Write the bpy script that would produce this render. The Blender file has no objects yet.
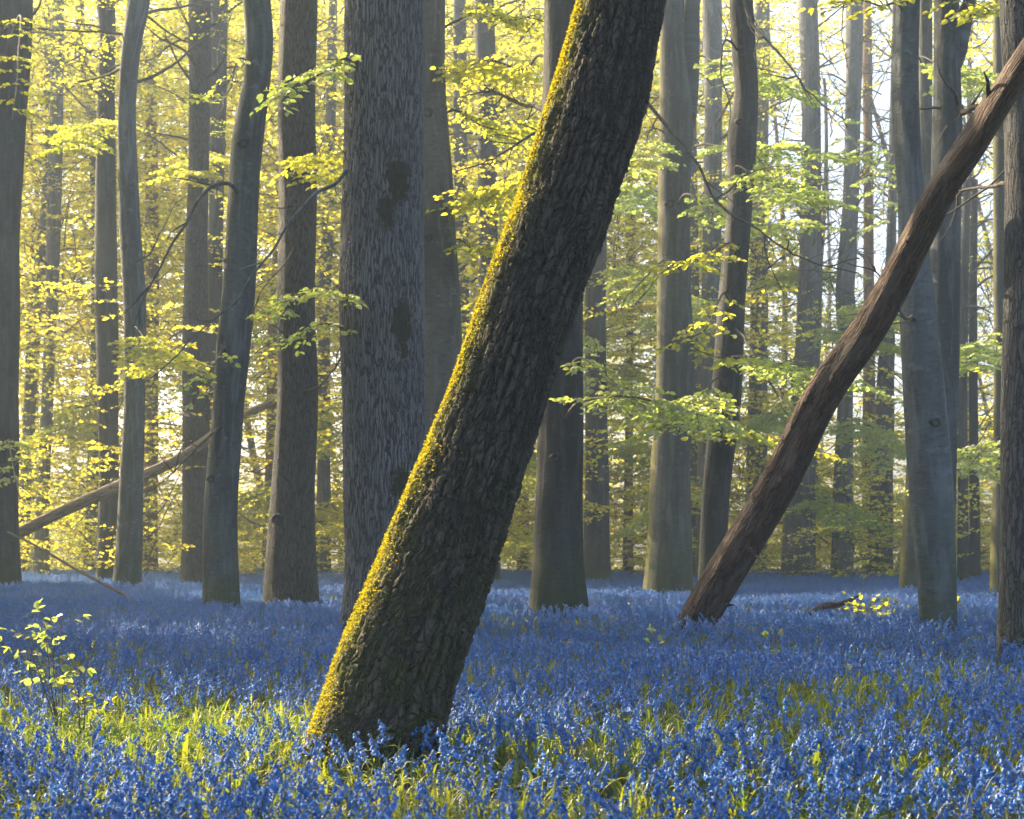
import bpy, math, random
import numpy as np
from mathutils import Vector

random.seed(11)
RNG = np.random.default_rng(11)
SC = bpy.context.scene
COL = SC.collection
PI = math.pi

# ------------------------------------------------------------------ camera frame
F = 1422.0          # focal length in pixels of a 1024 wide frame
CX, YH = 512.0, 548.0
H = 1.25            # eye height
SUN_AZ, SUN_EL = math.radians(-52), math.radians(33)
SUN = np.array([math.sin(SUN_AZ) * math.cos(SUN_EL), math.cos(SUN_AZ) * math.cos(SUN_EL), math.sin(SUN_EL)])


def W(x, y, d):
    return np.array([(x - CX) / F * d, d, H + (YH - y) / F * d])


# ------------------------------------------------------------------ mesh builder
class MB:
    def __init__(self):
        self.v, self.q, self.t, self.n = [], [], [], 0
        self.qm, self.tm = [], []
        self.attr = {}

    def add(self, verts, quads=None, tris=None, mat=0, **attrs):
        verts = np.asarray(verts, float).reshape(-1, 3)
        k = len(verts)
        for key in set(list(self.attr) + list(attrs)):
            lst = self.attr.get(key)
            val = attrs.get(key)
            if lst is None:
                dim = 1 if np.ndim(val) < 2 else 3
                lst = self.attr[key] = [dim, [np.zeros((self.n, dim))]]
            dim = lst[0]
            if val is None:
                lst[1].append(np.zeros((k, dim)))
            else:
                a = np.asarray(val, float)
                lst[1].append(np.broadcast_to(a.reshape(-1, dim) if a.ndim else a, (k, dim)).copy())
        self.v.append(verts)
        if quads is not None and len(quads):
            quads = np.asarray(quads, int).reshape(-1, 4)
            self.q.append(quads + self.n)
            self.qm.append(np.full(len(quads), mat))
        if tris is not None and len(tris):
            tris = np.asarray(tris, int).reshape(-1, 3)
            self.t.append(tris + self.n)
            self.tm.append(np.full(len(tris), mat))
        self.n += k
        return self

    def tube(self, pts, rad, sides=6, mat=0, cap=False, **attrs):
        pts = np.asarray(pts, float)
        n = len(pts)
        rad = np.broadcast_to(np.asarray(rad, float), (n,))
        tan = np.gradient(pts, axis=0)
        tan /= np.linalg.norm(tan, axis=1)[:, None] + 1e-12
        up = np.array([0.13, 0.97, 0.2])
        e1 = np.cross(tan, up)
        e1 /= np.linalg.norm(e1, axis=1)[:, None] + 1e-12
        e2 = np.cross(tan, e1)
        a = np.arange(sides) / sides * 2 * PI
        ring = (np.cos(a)[None, :, None] * e1[:, None, :] + np.sin(a)[None, :, None] * e2[:, None, :])
        v = pts[:, None, :] + ring * rad[:, None, None]
        q = grid_quads(n, sides)
        v = v.reshape(-1, 3)
        t = None
        if cap:
            v = np.vstack([v, pts[0], pts[-1]])
            i = np.arange(sides); j = (i + 1) % sides
            t = np.vstack([np.c_[j, i, np.full(sides, n * sides)], np.c_[i + (n - 1) * sides, j + (n - 1) * sides, np.full(sides, n * sides + 1)]])
        self.add(v, q, t, mat, **attrs)
        return self

    def data(self):
        v = np.vstack(self.v) if self.v else np.zeros((0, 3))
        q = np.vstack(self.q) if self.q else np.zeros((0, 4), int)
        t = np.vstack(self.t) if self.t else np.zeros((0, 3), int)
        qm = np.concatenate(self.qm) if self.qm else np.zeros(0, int)
        tm = np.concatenate(self.tm) if self.tm else np.zeros(0, int)
        return v, q, t, qm, tm, {k: np.vstack(a[1]) for k, a in self.attr.items()}

    def mesh(self, name, mats, smooth=True):
        v, q, t, qm, tm, at = self.data()
        me = bpy.data.meshes.new(name)
        me.vertices.add(len(v))
        me.vertices.foreach_set('co', v.astype(np.float32).ravel())
        nl = len(q) * 4 + len(t) * 3
        me.loops.add(nl)
        me.loops.foreach_set('vertex_index', np.concatenate([q.ravel(), t.ravel()]).astype(np.int32))
        me.polygons.add(len(q) + len(t))
        st = np.concatenate([np.arange(len(q)) * 4, len(q) * 4 + np.arange(len(t)) * 3])
        me.polygons.foreach_set('loop_start', st.astype(np.int32))
        me.polygons.foreach_set('material_index', np.concatenate([qm, tm]).astype(np.int32))
        me.polygons.foreach_set('use_smooth', np.full(len(q) + len(t), smooth))
        me.update(calc_edges=True)
        for k, a in at.items():
            if a.shape[1] == 3:
                d = me.attributes.new(k, 'FLOAT_VECTOR', 'POINT')
                d.data.foreach_set('vector', a.astype(np.float32).ravel())
            else:
                d = me.attributes.new(k, 'FLOAT', 'POINT')
                d.data.foreach_set('value', a.astype(np.float32).ravel())
        for m in mats:
            me.materials.append(m)
        return me


def grid_quads(n, sides):
    i = np.arange(n - 1)[:, None] * sides
    j = np.arange(sides)[None, :]
    j2 = (j + 1) % sides
    return np.stack([i + j, i + j2, i + sides + j2, i + sides + j], -1).reshape(-1, 4)


def spline(pts, n):
    """Catmull-Rom through pts (k, m), n samples evenly in index-length."""
    p = np.asarray(pts, float)
    if len(p) == 2:
        p = np.array([p[0], (p[0] + p[1]) / 2, p[1]])
    d = np.r_[0, np.cumsum(np.linalg.norm(np.diff(p[:, :3], axis=0), axis=1) + 1e-9)]
    t = np.linspace(0, d[-1], n)
    m = np.gradient(p, d, axis=0)
    i = np.clip(np.searchsorted(d, t, side='right') - 1, 0, len(p) - 2)
    h = (d[i + 1] - d[i])[:, None]
    u = ((t - d[i]) / (d[i + 1] - d[i]))[:, None]
    return ((2 * u**3 - 3 * u**2 + 1) * p[i] + (u**3 - 2 * u**2 + u) * h * m[i]
            + (-2 * u**3 + 3 * u**2) * p[i + 1] + (u**3 - u**2) * h * m[i + 1])


def link(name, mesh, parent=None, loc=None):
    o = bpy.data.objects.new(name, mesh)
    COL.objects.link(o)
    if parent is not None:
        o.parent = parent
    if loc is not None:
        o.location = loc
    return o


def props(o, label=None, cat=None, group=None, kind=None):
    for k, v in (('label', label), ('category', cat), ('group', group), ('kind', kind)):
        if v:
            o[k] = v
    return o


def thing(name, loc, label, cat, group=None):
    e = bpy.data.objects.new(name, None)
    COL.objects.link(e)
    e.location = loc
    e.empty_display_size = 0.2
    return props(e, label, cat, group)


# ------------------------------------------------------------------ materials
def newmat(name):
    m = bpy.data.materials.new(name)
    m.use_nodes = True
    nt = m.node_tree
    nt.nodes.clear()
    out = nt.nodes.new('ShaderNodeOutputMaterial')
    return m, nt, out


class NT:
    def __init__(self, nt):
        self.nt = nt

    def n(self, t, **kw):
        nd = self.nt.nodes.new(t)
        for k, v in kw.items():
            setattr(nd, k, v)
        return nd

    def l(self, a, b):
        self.nt.links.new(a, b)

    def math(self, op, a, b=None, clamp=False):
        nd = self.n('ShaderNodeMath', operation=op, use_clamp=clamp)
        for i, x in enumerate((a, b)):
            if x is None:
                continue
            if isinstance(x, (int, float)):
                nd.inputs[i].default_value = x
            else:
                self.l(x, nd.inputs[i])
        return nd.outputs[0]

    def mix(self, fac, a, b, blend='MIX'):
        nd = self.n('ShaderNodeMix', data_type='RGBA', blend_type=blend)
        for i, x in ((0, fac), (6, a), (7, b)):
            if isinstance(x, (int, float)):
                nd.inputs[i].default_value = x
            elif isinstance(x, (tuple, list)):
                nd.inputs[i].default_value = (*x[:3], 1)
            else:
                self.l(x, nd.inputs[i])
        return nd.outputs[2]

    def attr(self, name):
        nd = self.n('ShaderNodeAttribute', attribute_name=name)
        return nd

    def noise(self, vec, scale, detail=4, rough=0.55, dist=0.0):
        nd = self.n('ShaderNodeTexNoise')
        nd.inputs['Scale'].default_value = scale
        nd.inputs['Detail'].default_value = detail
        nd.inputs['Roughness'].default_value = rough
        nd.inputs['Distortion'].default_value = dist
        self.l(vec, nd.inputs['Vector'])
        return nd.outputs['Fac']

    def vscale(self, vec, s):
        nd = self.n('ShaderNodeVectorMath', operation='MULTIPLY')
        self.l(vec, nd.inputs[0])
        nd.inputs[1].default_value = s
        return nd.outputs[0]

    def vadd(self, a, b):
        nd = self.n('ShaderNodeVectorMath', operation='ADD')
        self.l(a, nd.inputs[0])
        self.l(b, nd.inputs[1])
        return nd.outputs[0]

    def ramp(self, fac, lo, hi):
        nd = self.n('ShaderNodeMapRange', interpolation_type='SMOOTHSTEP')
        self.l(fac, nd.inputs[0])
        nd.inputs[1].default_value = lo
        nd.inputs[2].default_value = hi
        return nd.outputs[0]


def bark_smooth(name, base, dark, scale=1.0, rough_amt=0.3, patches=0.0, moss_side=0.0):
    """Beech-like bark: grey, fine wrinkles round the stem, lichen blotches, green algae low down."""
    m, nt, out = newmat(name)
    g = NT(nt)
    v = g.attr('bark').outputs['Vector']
    oi = g.n('ShaderNodeObjectInfo')
    big = g.noise(g.vscale(v, (2.2, 2.2, 0.55)), 1.0 * scale, 5, 0.6)
    fine = g.noise(g.vscale(v, (9, 9, 22)), scale, 5, 0.65)
    stripe = g.noise(g.vscale(v, (9, 9, 1.0)), scale, 4, 0.6)
    blot = g.noise(v, 6.5 * scale, 6, 0.7)
    c = g.mix(g.ramp(big, 0.35, 0.65), base, dark)
    c = g.mix(g.math('MULTIPLY', g.ramp(fine, 0.45, 0.7), 0.5), c, tuple(x * 0.5 for x in dark))
    c = g.mix(g.math('MULTIPLY', g.ramp(stripe, 0.48, 0.66), 0.6), c, tuple(min(1, x * 1.5) for x in base))
    c = g.mix(g.math('MULTIPLY', g.ramp(blot, 0.58, 0.64), 0.5), c, tuple(x * 1.7 for x in base))
    al = g.math('MULTIPLY', g.attr('low').outputs['Fac'], g.ramp(g.noise(v, 3.0, 5, 0.6), 0.3, 0.65))
    c = g.mix(g.math('MULTIPLY', al, 0.8), c, (0.055, 0.075, 0.02))
    if moss_side:
        ms = g.math('MULTIPLY', g.ramp(g.math('ADD', g.attr('side').outputs['Fac'], g.math('MULTIPLY', blot, 0.5)), 0.85, 1.15), moss_side)
        c = g.mix(ms, c, (0.16, 0.15, 0.02))
    if patches:
        pn = g.ramp(g.noise(g.vscale(v, (1, 1, 0.5)), 2.3, 3, 0.5), 0.62, 0.68)
        c = g.mix(g.math('MULTIPLY', pn, patches), c, (0.03, 0.032, 0.015))
    # random small tone difference between trees
    hv = g.n('ShaderNodeHueSaturation')
    g.l(c, hv.inputs['Color'])
    g.l(g.math('ADD', g.math('MULTIPLY', oi.outputs['Random'], 0.4), 0.8), hv.inputs['Value'])
    b = g.n('ShaderNodeBsdfPrincipled')
    g.l(hv.outputs[0], b.inputs['Base Color'])
    b.inputs['Roughness'].default_value = 0.85
    b.inputs['Specular IOR Level'].default_value = 0.25
    hgt = g.math('ADD', g.math('MULTIPLY', fine, 0.4), g.math('ADD', g.math('MULTIPLY', stripe, 0.8), g.math('MULTIPLY', big, 1.2)))
    bp = g.n('ShaderNodeBump')
    bp.inputs['Strength'].default_value = 0.8
    bp.inputs['Distance'].default_value = 0.04 * rough_amt / 0.3
    g.l(hgt, bp.inputs['Height'])
    g.l(bp.outputs[0], b.inputs['Normal'])
    g.l(b.outputs[0], out.inputs[0])
    return m


def bark_furrow(name, ridge, groove, sx, sz, depth, displace=False, moss=(0.17, 0.15, 0.015), mossy=False, spots=False, lowmoss=0.0, plates=False, vary=None, calm=1.0):
    """Ridged bark: long plates parted by dark furrows that run along the stem."""
    m, nt, out = newmat(name)
    g = NT(nt)
    v = g.attr('bark').outputs['Vector']
    nz = g.n('ShaderNodeTexNoise')
    nz.inputs['Scale'].default_value = 5.0
    nz.inputs['Detail'].default_value = 3
    g.l(v, nz.inputs['Vector'])
    wob = g.vscale(nz.outputs['Color'], (0.07, 0.07, 0.22))
    vv = g.vscale(g.vadd(v, wob), (sx, sx, sz))
    vo = g.n('ShaderNodeTexVoronoi', feature='DISTANCE_TO_EDGE')
    vo.inputs['Scale'].default_value = 1
    vo.inputs['Randomness'].default_value = 1
    g.l(vv, vo.inputs['Vector'])
    vc = g.n('ShaderNodeTexVoronoi', feature='F1')
    vc.inputs['Scale'].default_value = 1
    g.l(vv, vc.inputs['Vector'])
    vo2 = g.n('ShaderNodeTexVoronoi', feature='DISTANCE_TO_EDGE')
    vo2.inputs['Scale'].default_value = 2.3
    g.l(g.vadd(vv, wob), vo2.inputs['Vector'])
    edge = g.ramp(vo.outputs['Distance'], 0.0, 0.22)
    edge2 = g.ramp(vo2.outputs['Distance'], 0.0, 0.16)
    if plates:
        nz2 = g.n('ShaderNodeTexNoise')
        nz2.inputs['Scale'].default_value = 17.0
        nz2.inputs['Detail'].default_value = 4
        g.l(v, nz2.inputs['Vector'])
        w2 = g.vadd(g.vscale(wob, (0.5, 0.5, 0.8)), g.vscale(nz2.outputs['Color'], (0.020, 0.020, 0.05)))
        fv = g.n('ShaderNodeTexVoronoi', feature='DISTANCE_TO_EDGE')
        fv.inputs['Scale'].default_value = 1
        g.l(g.vscale(g.vadd(v, w2), (19, 19, 1.7)), fv.inputs['Vector'])
        pvn = g.n('ShaderNodeTexVoronoi', feature='DISTANCE_TO_EDGE')
        pvn.inputs['Scale'].default_value = 1
        g.l(g.vscale(g.vadd(v, w2), (sx, sx, sz)), pvn.inputs['Vector'])
        furrow = g.ramp(fv.outputs['Distance'], 0.0, 0.26)
        plate = g.ramp(pvn.outputs['Distance'], 0.0, 0.13)
        edge = g.math('MULTIPLY', g.math('ADD', g.math('MULTIPLY', furrow, 0.75), 0.25), g.math('ADD', g.math('MULTIPLY', plate, 0.6), 0.4))
    fine = g.noise(g.vscale(v, (1, 1, 0.35)), 70, 4, 0.65)
    mid = g.noise(g.vscale(v, (1, 1, 0.4)), 14, 4, 0.6)
    sep = g.n('ShaderNodeSeparateColor')
    g.l(vc.outputs['Color'], sep.inputs[0])
    hgt = g.math('ADD', g.math('MULTIPLY', edge, g.math('ADD', g.math('MULTIPLY', sep.outputs[0], 0.5), 0.5)),
                 g.math('ADD', g.math('MULTIPLY', edge2, 0.25), g.math('ADD', g.math('MULTIPLY', fine, 0.22), g.math('MULTIPLY', mid, 0.2 if plates else 0.5))))
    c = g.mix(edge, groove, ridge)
    c = g.mix(g.math('MULTIPLY', sep.outputs[1], 0.35 * calm), c, tuple(x * 0.55 for x in ridge))
    c = g.mix(g.math('MULTIPLY', g.ramp(fine, 0.5, 0.7), 0.4 * calm), c, tuple(min(1, x * 1.7) for x in ridge))
    big = g.noise(v, 1.7, 4, 0.6)
    c = g.mix(g.math('MULTIPLY', g.ramp(big, 0.45, 0.7), 0.35), c, tuple(x * 0.6 for x in ridge))
    blot = g.noise(v, 9.0, 5, 0.65)
    if vary:
        pt = g.noise(g.vscale(v, (3, 3, 0.8)), 1.6, 5, 0.65)
        c = g.mix(g.math('MULTIPLY', g.ramp(pt, 0.50, 0.58), 0.75), c, vary)
        hgt = g.math('ADD', hgt, g.math('MULTIPLY', g.ramp(pt, 0.48, 0.53), -0.8))
    if lowmoss:
        al = g.math('MULTIPLY', g.attr('low').outputs['Fac'], g.ramp(blot, 0.35, 0.6))
        c = g.mix(g.math('MULTIPLY', al, lowmoss), c, (0.05, 0.06, 0.012))
    if mossy:
        ms = g.ramp(g.math('ADD', g.attr('side').outputs['Fac'], g.math('MULTIPLY', g.math('SUBTRACT', blot, 0.5), 0.7)), 0.76, 0.88)
        c = g.mix(ms, c, moss)
        ms2 = g.math('MULTIPLY', g.ramp(g.math('ADD', g.attr('side').outputs['Fac'], g.math('MULTIPLY', g.math('SUBTRACT', mid, 0.5), 1.2)), 0.45, 0.85), 0.5)
        c = g.mix(ms2, c, (0.075, 0.08, 0.02))
    if spots:
        sp = g.math('MULTIPLY', g.attr('spot').outputs['Fac'], 1.0)
        sp = g.ramp(g.math('ADD', sp, g.math('MULTIPLY', g.math('SUBTRACT', blot, 0.5), 1.3)), 0.45, 0.7)
        c = g.mix(g.math('MULTIPLY', sp, 0.9), c, (0.030, 0.030, 0.012))
    b = g.n('ShaderNodeBsdfPrincipled')
    g.l(c, b.inputs['Base Color'])
    b.inputs['Roughness'].default_value = 0.8
    b.inputs['Specular IOR Level'].default_value = 0.3
    if displace:
        dn = g.n('ShaderNodeDisplacement')
        dn.inputs['Scale'].default_value = depth
        dn.inputs['Midlevel'].default_value = 0.9
        g.l(hgt, dn.inputs['Height'])
        g.l(dn.outputs[0], out.inputs['Displacement'])
        m.displacement_method = 'BOTH'
    else:
        bp = g.n('ShaderNodeBump')
        bp.inputs['Strength'].default_value = 1.0
        bp.inputs['Distance'].default_value = depth
        g.l(hgt, bp.inputs['Height'])
        g.l(bp.outputs[0], b.inputs['Normal'])
    g.l(b.outputs[0], out.inputs[0])
    return m


def leafmat(name, c1, c2, t1, t2, trans=0.55, gloss=0.06, noise_scale=0.25, rough=0.45):
    m, nt, out = newmat(name)
    g = NT(nt)
    r = g.attr('rnd').outputs['Fac']
    oi = g.n('ShaderNodeObjectInfo')
    geo = g.n('ShaderNodeNewGeometry')
    nz = g.noise(geo.outputs['Position'], noise_scale, 3, 0.6)
    f = g.math('ADD', g.math('MULTIPLY', r, 0.55), g.math('ADD', g.math('MULTIPLY', oi.outputs['Random'], 0.35), g.math('MULTIPLY', g.math('SUBTRACT', nz, 0.45), 1.2)), True)
    d = g.n('ShaderNodeBsdfDiffuse')
    t = g.n('ShaderNodeBsdfTranslucent')
    gl = g.n('ShaderNodeBsdfGlossy')
    gl.inputs['Roughness'].default_value = rough
    gl.inputs['Color'].default_value = (0.9, 0.9, 0.9, 1)
    g.l(g.mix(f, c1, c2), d.inputs[0])
    g.l(g.mix(f, t1, t2), t.inputs[0])
    mx = g.n('ShaderNodeMixShader')
    mx.inputs[0].default_value = trans
    g.l(d.outputs[0], mx.inputs[1])
    g.l(t.outputs[0], mx.inputs[2])
    mx2 = g.n('ShaderNodeMixShader')
    mx2.inputs[0].default_value = gloss
    g.l(mx.outputs[0], mx2.inputs[1])
    g.l(gl.outputs[0], mx2.inputs[2])
    g.l(mx2.outputs[0], out.inputs[0])
    return m


M = {}
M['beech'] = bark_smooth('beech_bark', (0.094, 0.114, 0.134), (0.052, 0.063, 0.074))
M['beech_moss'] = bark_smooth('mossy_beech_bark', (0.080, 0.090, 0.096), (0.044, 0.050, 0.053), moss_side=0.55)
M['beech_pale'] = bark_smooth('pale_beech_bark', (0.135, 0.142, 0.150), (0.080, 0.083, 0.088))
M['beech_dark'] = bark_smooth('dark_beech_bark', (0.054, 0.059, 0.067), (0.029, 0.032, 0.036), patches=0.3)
M['rusty'] = bark_smooth('rusty_bark', (0.23, 0.15, 0.10), (0.12, 0.08, 0.06), rough_amt=0.5)
M['ridged'] = bark_furrow('ridged_bark', (0.098, 0.106, 0.122), (0.026, 0.028, 0.032), 30, 3.0, 0.04, lowmoss=0.5)
M['big'] = bark_furrow('rippled_bark', (0.165, 0.172, 0.195), (0.030, 0.032, 0.037), 34, 2.3, 0.022, displace=True, calm=0.3, spots=True, lowmoss=0.3)
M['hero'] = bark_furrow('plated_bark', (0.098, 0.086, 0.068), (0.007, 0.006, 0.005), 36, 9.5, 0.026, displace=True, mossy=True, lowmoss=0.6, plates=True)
M['log'] = bark_furrow('dead_wood', (0.125, 0.082, 0.066), (0.030, 0.020, 0.018), 26, 1.8, 0.03, vary=(0.17, 0.135, 0.12))
M['palelog'] = bark_furrow('weathered_wood', (0.42, 0.34, 0.27), (0.16, 0.12, 0.09), 18, 2.0, 0.03)
M['twig'] = bark_smooth('twig_bark', (0.11, 0.10, 0.09), (0.07, 0.06, 0.055), scale=3)
M['leaf'] = leafmat('beech_leaf', (0.07, 0.11, 0.015), (0.11, 0.15, 0.02), (0.50, 0.60, 0.05), (0.85, 0.78, 0.06), trans=0.68)
M['leaf_soft'] = leafmat('soft_beech_leaf', (0.07, 0.12, 0.03), (0.12, 0.16, 0.035), (0.42, 0.60, 0.14), (0.68, 0.76, 0.10), trans=0.65, gloss=0.10)
M['leaf_far'] = leafmat('far_leaf', (0.08, 0.12, 0.015), (0.13, 0.16, 0.02), (0.64, 0.74, 0.08), (0.97, 0.79, 0.05), trans=0.76, noise_scale=0.09)
M['blade'] = leafmat('strap_leaf', (0.018, 0.070, 0.035), (0.045, 0.10, 0.035), (0.18, 0.38, 0.04), (0.66, 0.66, 0.03), trans=0.42, gloss=0.08, noise_scale=0.5)
M['bell'] = leafmat('bluebell_petal', (0.001, 0.115, 0.42), (0.030, 0.235, 0.66), (0.004, 0.22, 0.66), (0.36, 0.46, 0.92), trans=0.42, gloss=0.07, noise_scale=0.4)
M['stem'] = leafmat('bluebell_stem', (0.05, 0.09, 0.035), (0.07, 0.08, 0.05), (0.25, 0.35, 0.05), (0.4, 0.4, 0.06), trans=0.35, noise_scale=0.6)
M['moss'] = leafmat('moss_tuft', (0.085, 0.095, 0.010), (0.17, 0.155, 0.014), (0.44, 0.40, 0.02), (0.78, 0.66, 0.035), trans=0.5, gloss=0.02, noise_scale=6)


def ground_mat():
    m, nt, out = newmat('woodland_floor')
    g = NT(nt)
    geo = g.n('ShaderNodeNewGeometry')
    p = geo.outputs['Position']
    a = g.noise(p, 0.35, 5, 0.6)
    b_ = g.noise(p, 9.0, 5, 0.7)
    c = g.mix(g.ramp(a, 0.4, 0.62), (0.06, 0.045, 0.028), (0.035, 0.055, 0.018))
    c = g.mix(g.ramp(b_, 0.5, 0.7), c, (0.11, 0.075, 0.045))
    b = g.n('ShaderNodeBsdfPrincipled')
    g.l(c, b.inputs['Base Color'])
    b.inputs['Roughness'].default_value = 0.95
    bp = g.n('ShaderNodeBump')
    bp.inputs['Distance'].default_value = 0.05
    g.l(b_, bp.inputs['Height'])
    g.l(bp.outputs[0], b.inputs['Normal'])
    g.l(b.outputs[0], out.inputs[0])
    return m


M['ground'] = ground_mat()


# ------------------------------------------------------------------ leaves and sprays
HEX = True


def leaves(mb, P, D, N, L, mat=0, wid=0.62, fold=0.12, rnd=None):
    """One folded leaf per row: six-cornered, or four-cornered where it is only seen from afar."""
    P, D, N = (np.asarray(a, float).reshape(-1, 3) for a in (P, D, N))
    k = len(P)
    if not k:
        return
    L = np.broadcast_to(np.asarray(L, float), (k,))[:, None]
    D = D / (np.linalg.norm(D, axis=1)[:, None] + 1e-9)
    S = np.cross(D, N)
    S /= np.linalg.norm(S, axis=1)[:, None] + 1e-9
    U = np.cross(S, D)
    a = P
    b = P + D * L * 0.5 + S * L * wid / 2 + U * L * fold
    c = P + D * L - U * L * 0.05
    d = P + D * L * 0.5 - S * L * wid / 2 + U * L * fold
    r = RNG.random(k) if rnd is None else np.broadcast_to(rnd, (k,))
    if HEX:
        h1, h2 = D * L * 0.25, D * L * 0.68
        s1, s2 = S * L * wid * 0.44, S * L * wid * 0.42
        u1 = U * L * fold
        v = np.stack([a, a + h1 + s1 + u1, a + h2 + s2 + u1 * 0.8, c, a + h2 - s2 + u1 * 0.8, a + h1 - s1 + u1], 1).reshape(-1, 3)
        i6 = np.arange(k)[:, None] * 6
        q = np.stack([i6 + np.array([0, 3, 2, 1]), i6 + np.array([0, 5, 4, 3])], 1).reshape(-1, 4)
        mb.add(v, q, mat=mat, rnd=np.repeat(r, 6))
        return
    v = np.stack([a, b, c, d], 1).reshape(-1, 3)
    q = np.arange(k * 4).reshape(-1, 4)
    mb.add(v, q, mat=mat, rnd=np.repeat(r, 4))


def unit(v):
    v = np.asarray(v, float)
    return v / (np.linalg.norm(v) + 1e-12)


def spray(mb, p0, d, L, leaf=0.07, twigmat=1, leafmat_=0, r0=0.008, droop=0.12, step=0.13, dens=1.0, plane=None, tilt=0.45):
    """A flat beech spray: an arching shoot with alternate side shoots, leaves lying in its plane."""
    d = unit(d)
    up = np.array([0, 0, 1.0]) if plane is None else unit(plane)
    side = unit(np.cross(d, up))
    up = np.cross(side, d)
    n = 7
    s = np.linspace(0, 1, n)
    axis = p0 + d * (s * L)[:, None] + np.array([0, 0, -1]) * (droop * L * s**2)[:, None] + side * (0.1 * L * np.sin(s * 3 + random.random() * 6))[:, None] * s[:, None]
    mb.tube(axis, r0 * (1 - 0.8 * s), 3, mat=twigmat, rnd=0.5, bark=axis.repeat(3, 0))
    LP, LD, LN, LS = [], [], [], []
    m = max(3, int(L / step))
    for i in range(m):
        t = (i + 0.7) / m
        base = axis[0] + 0
        k = t * (n - 1)
        j = min(int(k), n - 2)
        base = axis[j] + (axis[j + 1] - axis[j]) * (k - j)
        sg = 1 if i % 2 else -1
        ang = math.radians(random.uniform(38, 62))
        sd = unit(d * math.cos(ang) + side * sg * math.sin(ang) + up * random.uniform(-0.2, 0.2) - np.array([0, 0, droop]))
        sl = L * 0.42 * (1 - 0.65 * t) * random.uniform(0.6, 1.2)
        e = base + sd * sl
        mb.tube(np.array([base, (base + e) / 2 + up * sl * 0.04, e]), [r0 * 0.45, r0 * 0.3, r0 * 0.15], 3, mat=twigmat, rnd=0.5, bark=np.array([base, base, e]).repeat(3, 0))
        nl = max(2, int(sl / (leaf * 0.62) * dens))
        for q in range(nl):
            u = (q + random.random()) / nl
            sg2 = 1 if q % 2 else -1
            ld = unit(sd + np.cross(sd, up) * sg2 * random.uniform(0.5, 1.1) + up * random.uniform(-0.35, 0.15))
            LP.append(base + sd * sl * u)
            LD.append(ld)
            LN.append(unit(up + RNG.normal(0, tilt, 3)))
            LS.append(leaf * random.uniform(0.65, 1.2))
    leaves(mb, LP, LD, LN, LS, mat=leafmat_)


def crooked(p0, d, L, n=6, wob=0.12, grav=0.0):
    pts = [np.asarray(p0, float)]
    d = unit(d)
    for i in range(n):
        d = unit(d + RNG.normal(0, wob, 3) + np.array([0, 0, grav]))
        pts.append(pts[-1] + d * L / n)
    return np.array(pts), d


def crown_mesh(name, z0, z1, rad, limbs, leaf, leafm, bare=0.2, dens=1.0, sprays=3):
    """Limbs that leave the stem axis all the way up, each ending in flat leafy sprays."""
    mb = MB()
    for i in range(limbs):
        t = (i + random.random()) / limbs
        z = z0 + (z1 - z0) * t
        az = random.uniform(0, 2 * PI)
        reach = rad * (1.0 - 0.45 * t) * random.uniform(0.55, 1.15)
        d = np.array([math.cos(az), math.sin(az), random.uniform(0.05, 0.8)])
        pts, dd = crooked((0, 0, z), d, reach, 6, 0.16, -0.02)
        r = 0.012 * reach + 0.018
        mb.tube(spline(pts, 10), np.linspace(r, r * 0.3, 10), 5, mat=1, rnd=0.5, bark=spline(pts, 10).repeat(5, 0))
        # bare side twigs
        for k in range(3):
            a = pts[random.randint(1, 5)]
            tp, _ = crooked(a, unit(dd) + RNG.normal(0, 0.7, 3), reach * 0.35, 4, 0.25)
            mb.tube(tp, np.linspace(r * 0.3, 0.003, len(tp)), 3, mat=1, rnd=0.5, bark=tp.repeat(3, 0))
        if random.random() < bare:
            continue
        for k in range(sprays):
            a = pts[2 + (k + i) % 5]
            sd = unit(np.array([dd[0], dd[1], 0.0]) + np.array([*RNG.normal(0, 0.7, 2), random.uniform(-0.15, 0.15)]))
            spray(mb, a, sd, random.uniform(0.9, 1.9) * rad / 3.2, leaf=leaf, dens=dens, step=0.16, r0=0.007)
    return mb.mesh(name, [leafm, M['twig']])


def clump_mb(leaf, size, nspray, dens=1.0):
    mb = MB()
    for k in range(nspray):
        a = RNG.normal(0, 1, 3) * np.array([0.4, 0.4, 0.45]) * size
        az = random.uniform(0, 2 * PI)
        spray(mb, a, (math.cos(az), math.sin(az), random.uniform(-0.15, 0.25)), size * random.uniform(0.7, 1.2), leaf=leaf, dens=dens, step=0.2, r0=0.012, tilt=1.5)
    return mb


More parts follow.
